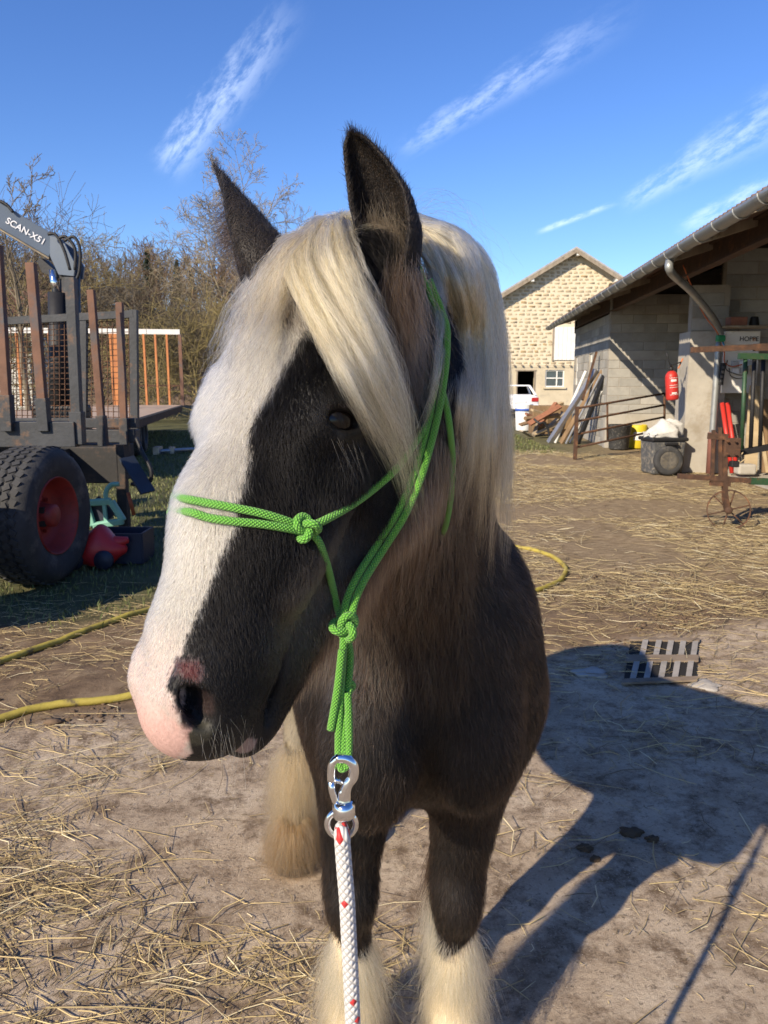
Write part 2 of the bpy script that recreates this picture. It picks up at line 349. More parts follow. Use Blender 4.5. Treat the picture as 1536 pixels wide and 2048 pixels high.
def block_mesh(w, h, d, bev=.008, jit=0.0):
    b = MB().box((0, 0, 0), (w, d, h)); me = b.mesh('block'); bm = bmesh.new(); bm.from_mesh(me)
    bmesh.ops.bevel(bm, geom=list(bm.edges), offset=bev, segments=1, affect='EDGES')
    if jit:
        for v in bm.verts: v.co += Vector((random.gauss(0, jit), random.gauss(0, jit*.6), random.gauss(0, jit)))
    bm.to_mesh(me); bm.free(); me.shade_smooth() if jit else None; return me
def build_barn():
    Y = 42.0; pk = atY(1148, 497, Y); px, pz = pk.x, pk.z; sl = .60; hw_ = 8.0; ez = pz-sl*hw_
    root = empty('stone_barn', (px, Y, 0), 0, 'stone gable barn with grey roof, dark doorway and two-pane window', 'barn')
    def P(x, y, z): return (px+x, Y+y, z)
    dx0, dx1, dz = atY(1033, 742, Y).x-px, atY(1071, 742, Y).x-px, atY(1050, 742, Y).z
    wx0, wx1, wz1, wz0 = atY(1091, 740, Y).x-px, atY(1129, 740, Y).x-px, atY(1110, 740, Y).z, atY(1110, 774, Y).z
    bz = 2.32
    # gable above the lintel band: mortar body, with the stones set proud of it
    MB().prism([P(-hw_, 0, bz), P(hw_, 0, bz), P(hw_, 0, ez-.12), P(0, 0, pz-.12), P(-hw_, 0, ez-.12)], (0, .5, 0)).build('wall', MORTAR, root)
    MB().prism([P(-hw_, 12, 0), P(hw_, 12, 0), P(hw_, 12, ez-.12), P(0, 12, pz-.12), P(-hw_, 12, ez-.12)], (0, .4, 0)).build('wall', MORTAR, root)
    for s in (-1, 1): MB().box(P(s*(hw_-.25), 6.25, (ez-.1)/2), (.5, 11.5, ez-.1)).build('wall', MORTAR, root)
    low = MB()
    for (a, b, z0, z1) in ((-hw_, dx0, 0, bz), (dx0, dx1, dz, bz), (dx1, wx0, 0, bz), (wx0, wx1, 0, wz0), (wx0, wx1, wz1, bz), (wx1, hw_, 0, bz)):
        low.box(P((a+b)/2, .25, (z0+z1)/2), (b-a, .52, z1-z0-.002))
    low.build('plaster_base', PLASTER, root)
    MB().box(P(0, .22, bz+.05), (2*hw_, .5, .16)).build('lintel_band', PLASTER, root)
    MB().box(P((dx0+dx1)/2, 3.6, 1.3), (4.5, .1, 2.6)).build('dark_backdrop', DARKIN, root)  # near-black panel stands for the shade inside the doorway
    f = MB()
    for x in (dx0+.03, dx1-.03): f.box(P(x, -.012, dz/2), (.07, .05, dz))
    f.box(P((dx0+dx1)/2, -.012, dz+.03), (dx1-dx0+.12, .05, .07)); f.build('door_frame', OLDWOOD, root)
    w = MB(); zc = (wz0+wz1)/2
    for x in (wx0+.03, (wx0+wx1)/2+.12, wx1-.03): w.box(P(x, .07, zc), (.06, .06, wz1-wz0))
    for z in (wz0+.03, wz1-.03, zc+.02): w.box(P((wx0+wx1)/2, .075, z), (wx1-wx0-.1, .05, .06))
    wo = w.build('window', WHITEP, root)
    MB().box(P((wx0+wx1)/2, .12, zc), (wx1-wx0-.04, .012, wz1-wz0-.04)).build('pane', GLASSD, wo)
    MB().box(P((wx0+wx1)/2, -.03, wz0-.05), (wx1-wx0+.2, .16, .09)).build('sill', PLASTER, root)
    lx0, lx1 = atY(1108, 690, Y).x-px, atY(1150, 690, Y).x-px; lz0, lz1 = atY(1108, 720, Y).z, atY(1108, 654, Y).z
    n = 5
    for k in range(n): MB().box(P(lx0+(k+.5)*(lx1-lx0)/n, -.045, (lz0+lz1)/2), ((lx1-lx0)/n-.012, .05, lz1-lz0)).build('loft_door_board', WHITEP, root)
    MB().box(P(lx0-.05, -.035, (lz0+lz1)/2), (.10, .07, lz1-lz0+.1)).build('loft_door_frame', OLDWOOD, root)
    for k in range(9):
        q = atY(1012+k*16, 733, Y-.02); M_ = Matrix.Rotation(math.pi/2, 3, 'X'); MB().lathe([(.05, 0), (.05, .12), (0, .12)], 8, (q.x, Y-.04, q.z+.06), M_).build('beam_socket', OLDWOOD, root)
    # stones, course by course
    base = [block_mesh(.30, .145, .14, .030, .010), block_mesh(.235, .15, .15, .035, .012), block_mesh(.19, .14, .13, .032, .012), block_mesh(.37, .14, .15, .035, .010)]
    var = [[m_.copy() for m_ in base] for _ in STONE]
    for i, row in enumerate(var):
        for m_ in row: m_.materials.append(STONE[i])
    wl = (.36, .29, .24, .44); todo = []
    z = bz+.22
    while z < pz-.3:
        half = min(hw_-.1, (pz-.22-z)/sl); x = -half+rng.uniform(0, .1)
        while x < half-.15:
            k = rng.choice(4, p=(.35, .3, .15, .2)); cx = x+wl[k]/2
            if cx+wl[k]/2 > half: break
            if not (lx0-.15 < cx < lx1+.2 and lz0-.1 < z < lz1+.12): todo.append((cx, z+rng.normal(0, .012), k))
            x += wl[k]+rng.uniform(.0, .03)
        z += rng.uniform(.175, .215)
    def rank(t):
        q = px+t[0]; u = 768+FPX*q/(Y*.99); return 0 if 985 < u < 1255 else 1
    todo.sort(key=rank); vis = [t for t in todo if rank(t) == 0]; rest = [t for t in todo if rank(t) == 1]
    vis.sort(key=lambda t: -wl[t[2]]*(.7+.6*random.random())); single = vis[:298]; rest += vis[298:]
    mi = lambda: rng.choice(len(STONE), p=(.35, .3, .28, .07))
    for (x, z, k) in single:
        o = link('stone', var[mi()][k], None, root); o.location = (x, .056+rng.normal(0, .004), z); o.rotation_euler = (0, rng.normal(0, .07), math.pi*rng.integers(0, 2))
    V = []; F = []; n0 = 0; MI = []
    for (x, z, k) in rest:
        vv = np.array([list(v.co) for v in base[k].vertices]) if (k,) not in _bc else _bc[(k,)][0]; _bc[(k,)] = (vv,)
        V.append(vv+np.array([x, .056+rng.normal(0, .004), z])); 
        for p in base[k].polygons: F.append(tuple(n0+i for i in p.vertices)); MI.append(0)
        n0 += len(vv)
    me = bpy.data.meshes.new('stones'); me.from_pydata([tuple(v) for v in np.concatenate(V)], [], F); me.materials.append(STONE[0]); me.shade_smooth(); o = link('stones', me, None, root); o['kind'] = 'stuff'
    # roof, barge boards, purlin ends
    for s in (-1, 1):
        a = Vector(P(0, -.55, pz+.02)); b = Vector(P(s*(hw_+.6), -.55, pz+.02-sl*(hw_+.6))); 
        MB().prism([a, b, b+Vector((0, 0, -.10)), a+Vector((0, 0, -.10))], (0, 13.4, 0)).build('roof', FIBRO, root)
        MB().prism([a+Vector((0, -.01, -.11)), b+Vector((0, -.01, -.11)), b+Vector((0, -.01, -.32)), a+Vector((0, -.01, -.32))], (0, .04, 0)).build('barge_board', OLDWOOD, root)
        for d in ((0.12,) if s > 0 else ())+(2.2, 4.25, 6.3):
            MB().box(P(s*d, -.22, pz-.30-sl*d+(.05 if d < .2 else 0)), (.16, .62, .2)).build('purlin_end', WHITEP, root)
_bc = {}
build_barn()
# ================================================================ BLOCK SHED (open bays towards the yard)
SP0 = Vector((5.08, 17.9, 0)); _sa = math.radians(5.3); E1 = Vector((math.sin(_sa), math.cos(_sa), 0)); E2 = Vector((math.cos(_sa), -math.sin(_sa), 0))
def S(a, b, z): return SP0+E1*a+E2*b+Vector((0, 0, z))
SM = Matrix((E2, E1, Vector((0, 0, 1)))).transposed()       # local x along E2, y along E1
BLK = [mat('block_%d' % i, c, d, 5, .92, bstr=.5, bdist=.01, wear=(.21, .195, .17), wear_scale=2.5, wear_amt=(.6, .75)) for i, (c, d) in enumerate([((.36, .345, .31), (.27, .26, .235)), ((.31, .30, .27), (.235, .225, .205)), ((.40, .38, .34), (.31, .295, .265)), ((.29, .275, .245), (.215, .205, .18))])]
JOINT = mat('cement_joint', (.33, .30, .255), (.25, .225, .19), 6, .95, bstr=.3)
CONCR = mat('cast_concrete', (.42, .39, .335), (.31, .285, .245), 2.2, .9, bstr=.4, wear=(.27, .235, .18), wear_scale=1.7)
RUSTB = mat('rust_brown_steel', (.10, .055, .035), (.055, .032, .024), 5, .75, metal=.2, wear=(.20, .085, .035), wear_scale=6)
ZINC = mat('zinc_grey', (.36, .37, .36), (.27, .28, .28), 4, .45, metal=.55, bstr=.1, wear=(.20, .19, .17), wear_scale=3, spec=.5)
DARKW = mat('shade_dark_boards', (.06, .05, .042), (.035, .03, .026), 6, .95)  # boards coloured dark to imitate the deep shade under the roof
def build_shed():
    root = empty('block_shed', tuple(SP0), 0, 'long concrete block shed with open bays, grey gutter and concrete pillar', 'shed')
    inv = Matrix.Translation(-SP0)
    def put(o): o.parent = root; o.matrix_parent_inverse = inv; return o
    def sbox(name, a0, a1, b0, b1, z0, z1, m): return put(MB().box(S((a0+a1)/2, (b0+b1)/2, (z0+z1)/2), (b1-b0, a1-a0, z1-z0), SM).build(name, m))
    PB, PA = .32, -5.14
    bw, bh = .5, .2; bm_full = block_mesh(bw-.014, bh-.014, .19, .006); bm_half = block_mesh(bw/2-.014, bh-.014, .19, .006)
    fulls = []; halves = []
    for k in range(4):
        f = bm_full.copy(); f.materials.append(BLK[k]); h = bm_half.copy(); h.materials.append(BLK[k]); fulls.append(f); halves.append(h)
    def courses(name, origin, du, nrm, length, z0, z1, holes=(), indiv=True, band=()):
        """blocks along du from origin; the joint slab behind is 6 mm back from the block faces"""
        c = origin+du*(length/2); rot = Matrix((du, -nrm, Vector((0, 0, 1)))).transposed()
        if not holes: put(MB().box(c+Vector((0, 0, (z0+z1)/2)), (length, .178, z1-z0), rot).build(name, JOINT))
        else:
            xs = sorted([0, length]+[v for h in holes for v in h[:2]]); sl_ = MB()
            for i in range(len(xs)-1):
                mid = (xs[i]+xs[i+1])/2; hh = [h for h in holes if h[0] <= mid <= h[1]]
                for (p, q) in ([(z0, z1)] if not hh else [(z0, hh[0][2]), (hh[0][3], z1)]): sl_.box(origin+du*mid+Vector((0, 0, (p+q)/2)), (xs[i+1]-xs[i], .178, q-p), rot)
            put(sl_.build(name, JOINT))
        r = 0; z = z0
        while z+bh <= z1+.02:
            u = -(bw/2 if r % 2 else 0)
            while u < length-.05:
                a, b = max(u, 0), min(u+bw, length); half = (b-a) < bw*.75; cc = (a+b)/2
                if b-a > .2 and not any(h[0]-.02 < cc < h[1]+.02 and h[2]-.02 < z+bh/2 < h[3]+.02 for h in holes):
                    k = rng.choice(4, p=(.35, .3, .2, .15)); o = bpy.data.objects.new('block', (halves if half else fulls)[k]); COL.objects.link(o); o.parent = root
                    p = origin+du*cc+Vector((0, 0, z+bh/2))-SP0+nrm*(rng.normal(0, .0015)); o.location = p; o.rotation_euler = rot.to_euler()
                    if not half and abs(b-a-bw) > .02: o.scale = ((b-a)/bw, 1, 1)
                    if half and abs(b-a-bw/2) > .02: o.scale = ((b-a)/(bw/2), 1, 1)
                u += bw
            z += bh; r += 1
    # closed bay: front wall with two barred slits; partition wall facing the camera; second partition behind the pillar
    wins = [(2.15, 2.60, 1.42, 2.22), (4.50, 4.95, 1.42, 2.22)]
    courses('front_wall', S(.10, .095, 0), E1, -E2, 5.1, 0.0, 3.0, [(a-.1, b-.1, c, d) for a, b, c, d in wins])
    for (a, b, c, d) in wins:
        sbox('window_back', a-.02, b+.02, .26, .28, c-.02, d+.02, DARKIN)
        for k in range(3): sbox('window_bar', a+.05+k*.14, a+.11+k*.14, .03, .06, c, d, WHITEP)
    courses('partition_wall', S(.0, .0, 0), E2, -E1, 4.6, .78, 3.4)
    sbox('plaster_base', -.125, .11, -.02, 4.6, 0, .775, CONCR)
    sbox('ring_beam', -.105, .10, -.006, 4.6, 1.98, 2.18, CONCR)
    sbox('pillar', PA, PA+.62, PB, PB+.60, 0, 2.28, CONCR)
    courses('pillar_head', S(PA+.12, PB+.01, 0), E2, -E1, .58, 2.285, 3.0)
    courses('partition_wall', S(PA+.42, PB+.60, 0), E2, -E1, 3.9, 0, 3.6)
    sbox('back_wall', -14, 6.2, 4.6, 4.8, 0, 4.92, JOINT); sbox('unseen_light_block', -14.2, -14.0, .3, 4.6, 0, 3.35, JOINT); sbox('far_wall', 5.22, 5.4, .2, 4.6, 0, 3.4, JOINT)  # wall at the camera end is unseen, added to block light and darken the bays
    sbox('floor', -14, 6.2, .95, 4.6, -.05, .03, CONCR)
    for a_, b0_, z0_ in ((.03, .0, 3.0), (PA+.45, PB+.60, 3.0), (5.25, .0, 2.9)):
        put(MB().prism([S(a_, b0_, z0_), S(a_, 4.6, z0_), S(a_, 4.6, 3.17+5.32*.30-.12), S(a_, b0_, 3.17+(b0_+.72)*.30-.12)], E1*.12).build('gable_wall', DARKW))  # infill up to the roof, interior shade put into its dark colour
    # roof: corrugated sheets on steel beams
    def roofz(b): return 3.17+(b+.72)*.30
    n = 150; L = 19.9; a0 = -14.3; V = []; F = []
    for i in range(n*2+1):
        a = a0+L*i/(n*2); dz = .022*math.cos(i*math.pi)
        for b, t in ((-.67, 0), (5.6, 0), (5.6, -.02), (-.67, -.02)): V.append(S(a, b, roofz(b)+dz+t))
    for i in range(n*2):
        for k in range(4): F.append((i*4+k, i*4+(k+1) % 4, i*4+4+(k+1) % 4, i*4+4+k))
    r = MB(); r.v = V; r.f = F; put(r.build('roof', mat('weathered_roof_sheet', (.19, .12, .10), (.11, .085, .075), 6, .9, wear=(.08, .075, .04), wear_scale=3)))
    for b, h in ((.05, .30), (2.4, .22), (4.4, .22)):
        w = MB(); zt = roofz(b)-.06
        for z, ww, hh in ((zt-.012, .14, .024), (zt-h+.012, .14, .024), (zt-h/2, .018, h-.05)): w.box(S(-4.4, b, z), (ww, 19.4, hh), SM)
        put(w.build('steel_beam', RUSTB))
    for a in (-13.2, -11.8, -10.2, -8.5, -6.9, -3.4, -1.8, 1.5, 3.0, 4.5):
        put(MB().beam(S(a, -.62, roofz(-.62)-.09), S(a, 5.4, roofz(5.4)-.09), .07, .10).build('rafter', OLDWOOD))
    # gutter with clips, downpipe
    gb, gzz = -.73, 3.03; g = MB(); prof = [(math.cos(t), math.sin(t)) for t in np.linspace(math.pi, 2*math.pi, 11)]; R = .085
    for a in (a0, a0+L):
        for rr in (R, R-.006):
            for c, s in prof: g.v.append(S(a, gb+c*rr, gzz+.06+s*rr))
    k = len(prof)
    for j in range(k-1): g.f.append((j, j+1, 2*k+j+1, 2*k+j)); g.f.append((k+j+1, k+j, 3*k+j, 3*k+j+1))
    g.f.append((0, k, 3*k, 2*k)); g.f.append((k-1, 3*k-1, 4*k-1, 2*k-1))
    g.f += [tuple(list(range(2*k, 3*k))+list(range(4*k-1, 3*k-1, -1)))]
    put(g.build('gutter', ZINC, None, True))
    a = a0+.3
    while a < a0+L:
        c = MB().tube([S(a, gb+cx*(R+.007), gzz+.06+sx*(R+.007)) for cx, sx in prof], .007, 5); put(c.build('gutter_clip', ZINC)); a += .62
    a = next(t for t in np.arange(-9, 0, .02) if 768+FPX*((S(t, gb, gzz)-CC).dot(CR))/((S(t, gb, gzz)-CC).dot(CF)) < 1340)
    top = S(a, gb, gzz-.02); e = atY(1437, 655, 12.45); f = atY(1441, 700, 12.45); f.x = e.x+.02; low_ = Vector((f.x, f.y, .62))
    put(MB().tube(catmull([top, top+Vector((.03, 0, -.16)), top.lerp(e, .5)+Vector((-.03, 0, .03)), e, Vector((f.x, f.y, 1.95)), Vector((f.x, f.y, 1.3)), low_], 8), .052, 14).build('downpipe', ZINC, None, True))
    put(MB().tube([low_+Vector((0, 0, .06)), low_+Vector((0, 0, -.02)), Vector((f.x, f.y, .02))], [.068, .066, .062], 14).build('downpipe_foot', mat('terracotta_pipe', (.24, .10, .075), (.16, .07, .055), 5, .8), None, True))
    # moss tufts along the roof edge above the gutter
    mo = MB()
    for _ in range(46):
        aa = rng.uniform(-3.2, 2.4); r_ = rng.uniform(.02, .05)
        mo.lathe([(0, -.02), (r_, 0), (r_*.8, r_*.7), (r_*.3, r_*1.1), (0, r_*1.15)], 6, S(aa, -.62+rng.uniform(0, .3), roofz(-.6)+.02+rng.uniform(0, .05)))
    o = put(mo.build('moss', mat('roof_moss', (.09, .07, .04), (.05, .045, .02), 20, .95), None, True)); o['kind'] = 'stuff'
    return root
shed = build_shed()
# ================================================================ TREES
def grow(rs, base, h, r, lean=(0, 0), levels=4, nb=(7, 5, 4, 3), ang=(.9, .8, .7, .6), ratio=.62, trunk_free=.3, up=.25, wig=.10, seg=6):
    segs = [[], [], [], [], []]
    def branch(p, d, L, r, lev):
        n = max(2, int(seg-lev)) if lev else seg+2; pts = [np.array(p, float)]; d = np.array(d, float)
        for i in range(n):
            d = d+rs.normal(0, wig*(1+.5*lev), 3)+np.array([0, 0, up*.18*(1 if lev else .3)]); d /= np.linalg.norm(d)
            q = pts[-1]+d*L/n; r0 = r*(1-.75*i/n); r1 = r*(1-.75*(i+1)/n); segs[lev].append((pts[-1], q, r0, r1)); pts.append(q)
        if lev >= levels: return
        k = nb[lev]
        for j in range(k):
            t = (trunk_free if lev == 0 else .25)+(1-(trunk_free if lev == 0 else .25))*(j+rs.random()*.8)/k; t = min(t, .99); i = int(t*n); f = t*n-i; p0 = pts[i]*(1-f)+pts[min(i+1, n)]*f
            dd = pts[min(i+1, n)]-pts[i]; dd /= np.linalg.norm(dd); a = rs.normal(0, 1, 3); a -= dd*(a@dd); a /= np.linalg.norm(a)
            th = ang[lev]*rs.uniform(.7, 1.25); nd = dd*math.cos(th)+a*math.sin(th)
            branch(p0, nd, L*ratio*rs.uniform(.7, 1.15)*(1.15-.55*t if lev == 0 else 1.05-.4*t), max(r*(1-.7*t)*.55, .004), lev+1)
    branch(base, (lean[0], lean[1], 1), h, r, 0); return segs
def seg_mesh(name, segs, n=4, rmin=.004, scale_r=1.0):
    A = np.array([s[0] for s in segs]); B = np.array([s[1] for s in segs]); r0 = np.maximum([s[2] for s in segs], rmin)*scale_r; r1 = np.maximum([s[3] for s in segs], rmin)*scale_r
    d = B-A; d = d/(np.linalg.norm(d, axis=1)[:, None]+1e-9); u = np.where(np.abs(d[:, 2:]) > .9, np.array([[1.0, 0, 0]]), np.array([[0, 0, 1.0]])); x = np.cross(d, u); x /= np.linalg.norm(x, axis=1)[:, None]; y = np.cross(d, x)
    m = len(A); V = np.zeros((m, 2, n, 3))
    for j in range(n):
        a = 2*math.pi*j/n; o = x*math.cos(a)+y*math.sin(a); V[:, 0, j] = A+o*r0[:, None]; V[:, 1, j] = B+o*r1[:, None]
    F = np.array([[j, (j+1) % n, n+(j+1) % n, n+j] for j in range(n)])[None]+np.arange(m)[:, None, None]*2*n
    return V.reshape(-1, 3), F.reshape(-1, 4)
BARK = [mat('bark_grey', (.20, .165, .115), (.11, .09, .065), 6, .95, coord='World'), mat('bark_yellow', (.30, .24, .10), (.17, .135, .06), 4, .95, coord='World'), mat('bark_brown', (.15, .105, .075), (.085, .06, .045), 5, .95, coord='World'), mat('bark_lichen', (.33, .27, .18), (.20, .165, .11), 5, .95)]
def tree(name, label, base, seed, h, r, bark, group=None, cat='tree', rmin=.006, twig_bark=None, **kw):
    rs = np.random.default_rng(seed); base = Vector(base); root = empty(name, tuple(base), 0, label, cat, group)
    sg = grow(rs, (0, 0, 0), h, r, **kw)
    V, F = seg_mesh('trunk', sg[0], 8, rmin); link('trunk', fast_mesh('trunk', V, F, True), BARK[bark], root)
    V, F = seg_mesh('crown', sg[1]+sg[2]+sg[3]+sg[4], 3, rmin); link('crown', fast_mesh('crown', V, F, True), BARK[twig_bark if twig_bark is not None else bark], root)
    return root
def gp(px, Y): p = atY(px, 800, Y); return (p.x, Y, gz(p.x, Y)-.05)
tree('bare_tree', 'tall bare ash tree with upswept twigs rising above the crane arm', gp(62, 19), 5, 5.3, .09, 0, levels=4, nb=(9, 6, 5, 3), ang=(.75, .7, .7, .6), ratio=.50, trunk_free=.42, up=.5, wig=.07, rmin=.007)
tree('bare_tree', 'broad bare walnut tree with a pale crown behind the far ear of the horse', gp(478, 33), 12, 8.6, .17, 3, levels=4, nb=(20, 9, 7, 5), ang=(.95, .8, .75, .7), ratio=.52, trunk_free=.34, up=.30, wig=.09, rmin=.007, twig_bark=3)
tree('bare_tree', 'slender yellow lichen covered bare tree standing behind the headboard mesh', gp(92, 27.5), 21, 7.0, .07, 1, levels=4, nb=(10, 6, 5, 2), ang=(1.1, .9, .8, .7), ratio=.5, trunk_free=.2, up=.1, wig=.14, rmin=.006)
sh = [(400, 29, 3.7, 31, 'tangled yellow twigged willow bush reaching over the flatbed trailer'), (455, 31, 4.4, 32, 'bushy yellow willow scrub close behind the white blaze of the horse'), (330, 33, 4.6, 33, 'olive twigged bush beyond the orange stake rack'), (270, 36, 4.9, 34, 'dull brown thicket bush beyond the middle of the flatbed trailer'),
      (210, 34, 4.6, 35, 'bare scrub bush seen past the trailer stakes'), (30, 31, 5.6, 36, 'dense yellowish scrub bush below the crane arm'), (140, 35, 6.0, 37, 'bare thicket bush behind the crane column'), (-60, 33, 7.0, 38, 'wide bare hedge bush beside the white house')]
for (px, Y, h, sd, lab) in sh:
    yel = sd in (31, 32, 36)
    tree('bare_shrub', lab, gp(px, Y), sd, h, .06, 1 if yel else (0 if sd % 2 else 2), 'scrub behind the trailers', 'shrub', levels=3, nb=(22, 9, 6), ang=(.95, .85, .8), ratio=.78, trunk_free=.02, up=.12, wig=.16, rmin=.008)
# far wood on the hillside: reads as one mass
def far_wood():
    V = []; F = []; n0 = 0; var = []; C = []
    for k in range(7):
        sg = grow(np.random.default_rng(100+k), (0, 0, 0), 8.5, .13, levels=3, nb=(9, 5, 4), ang=(.6, .65, .6), ratio=.48, trunk_free=.25, up=.5, wig=.08, seg=4)
        var.append(seg_mesh('x', sg[0]+sg[1]+sg[2]+sg[3], 3, .022))
    n = 0
    while n < 400:
        Y = rng.uniform(50, 126); px = rng.uniform(-560, 760) if n > 300 else rng.uniform(-160, 760); x = (px-768)/FPX*Y
        z = hillz(np.array(x), np.array(Y)); v, f = var[rng.integers(0, 7)]; s = rng.uniform(.55, 1.05); a = rng.uniform(0, 6.28); ca, sa = math.cos(a), math.sin(a)
        w = v*np.array([s, s, s]); w = np.stack([w[:, 0]*ca-w[:, 1]*sa, w[:, 0]*sa+w[:, 1]*ca, w[:, 2]], 1)+np.array([x, Y, z-.3]); V.append(w); F.append(f+n0); n0 += len(w); n += 1
        t = rng.random(); C.append(np.tile(np.r_[(np.array([.15, .125, .075])*(1-t)+np.array([.15, .095, .062])*t)*rng.uniform(.75, 1.25), 1], (len(w), 1)))
    me = fast_mesh('hillside_wood', np.concatenate(V), np.concatenate(F)); at = me.color_attributes.new('tint', 'FLOAT_COLOR', 'POINT'); at.data.foreach_set('color', np.concatenate(C).astype(np.float32).ravel())
    o = link('hillside_wood', me, tint_mat('far_bark', .95, .2)); tag(o, 'leafless brown wood covering the far hillside', 'woodland', kind='stuff')
far_wood()
CONIF = mat('conifer_green', (.035, .055, .025), (.018, .030, .014), 3, .9, bstr=0)
def conifer(px, Y, ztop, label, seed):
    rs = np.random.default_rng(seed); p = gp(px, Y); h = ztop-p[2]; root = empty('conifer_tree', p, 0, label, 'tree', 'conifers on the hillside')
    MB().tube([(0, 0, 0), (0, 0, h*.6), (0, 0, h*.98)], [.22, .12, .02], 8).build('trunk', BARK[2]).parent = root
    V = []; F = []
    for k in range(900):
        t = rs.random()**.7; z = h*(.12+.88*t); R = (1-t)*h*.20+.12; a = rs.uniform(0, 6.28); r = R*rs.uniform(.2, 1.0); c = np.array([math.cos(a)*r, math.sin(a)*r, z-r*.35]); d = np.array([math.cos(a), math.sin(a), -.35]); s = np.array([-math.sin(a), math.cos(a), 0]); w = .10+.16*(1-t); i = len(V)
        V += [c-d*w*1.6-s*w*.3, c-d*w*.2-s*w+np.array([0, 0, -.06]), c+d*w*1.8, c-d*w*.2+s*w+np.array([0, 0, -.06])]; F.append((i, i+1, i+2, i+3))
    o = link('crown', fast_mesh('crown', V, F), CONIF, root)
conifer(308, 84, atY(308, 498, 84).z, 'dark spruce with a pointed top standing highest on the hillside', 1)
conifer(365, 92, atY(365, 518, 92).z, 'second dark spruce on the hillside, beside a taller one', 2)
conifer(392, 86, atY(392, 545, 86).z, 'small dark spruce in the hillside wood, nearest the willow scrub', 3)
# white house behind the trailers
def house():
    Y = 38; x0, x1 = atY(-140, 700, Y).x, atY(58, 700, Y).x; zt = atY(40, 640, Y).z; zr = atY(40, 603, Y).z
    root = empty('white_house', ((x0+x1)/2, Y, 0), 0, 'white rendered house with a red tiled roof behind the trailers', 'house')
    MB().box(((x0+x1)/2, Y+3, zt/2), (x1-x0, 6, zt)).build('wall', WHITEP, root)
    rt = mat('red_roof_tile', (.23, .11, .075), (.15, .075, .055), 6, .85)
    MB().prism([(x0-.3, Y-.4, zt-.05), (x0-.3, Y+3, zr+.9), (x0-.3, Y+6.4, zt-.05)], (x1-x0+.6, 0, 0)).build('roof', rt, root)
    for px in (12, 46):
        p = atY(px, 688, Y); w = MB().box((p.x, Y-.02, p.z), (.95, .08, 1.1)).build('window', WHITEP, root); 
        MB().box((p.x, Y-.065, p.z), (.8, .02, .95)).build('pane', GLASSD, w)
house()
# ================================================================ THINGS ON THE RIGHT
WHITEPL = mat('white_plastic', (.74, .75, .76), (.66, .67, .68), 4, .5, bstr=.05); BLUEPL = mat('blue_band', (.06, .12, .42), (.05, .10, .34), 4, .5, bstr=.05)
BLACKPL = mat('scuffed_black_plastic', (.055, .055, .055), (.03, .03, .03), 12, .7, wear=(.24, .23, .21), wear_scale=26, wear_amt=(.56, .66)); YELLOWP = mat('yellow_plastic', (.62, .50, .03), (.52, .40, .02), 5, .5, bstr=.05)
GREYPL = mat('dusty_grey_plastic', (.09, .092, .095), (.05, .052, .055), 10, .7, wear=(.26, .23, .18), wear_scale=14, wear_amt=(.5, .66)); RUST = mat('rusty_iron', (.11, .060, .038), (.055, .032, .022), 14, .85, metal=.25, wear=(.19, .09, .045), wear_scale=9, wear_amt=(.5, .65))
GREENP = mat('green_paint', (.035, .085, .04), (.02, .05, .025), 8, .5, metal=.1, wear=(.10, .055, .03), wear_scale=8, wear_amt=(.55, .66)); REDP = mat('red_paint', (.50, .035, .025), (.40, .025, .02), 5, .45, bstr=.05)
STEEL = mat('galvanised_steel', (.42, .42, .42), (.28, .28, .29), 6, .4, metal=.7, bstr=.1); BROWNW = mat('brown_board', (.26, .17, .09), (.15, .095, .05), 8, .85, stretch=(1, 1, .2)); PALEW = mat('pale_board', (.46, .36, .22), (.32, .24, .14), 8, .85, stretch=(.3, 1, 1))
CARP = mat('white_car_paint', (.78, .78, .77), (.74, .74, .73), 3, .3, bstr=0, spec=.6); TYRE = mat('tyre_rubber', (.045, .045, .046), (.026, .026, .027), 9, .82, wear=(.12, .11, .095), wear_scale=5, wear_amt=(.52, .72)); BLACKM = mat('black_metal', (.025, .025, .027), (.016, .016, .018), 7, .55, metal=.2)
def sub_box(name, c, d, m, parent, M=None, bevel=0): return MB().box(c, d, M).build(name, m, parent, False, bevel)
def pbox(p, w): return p
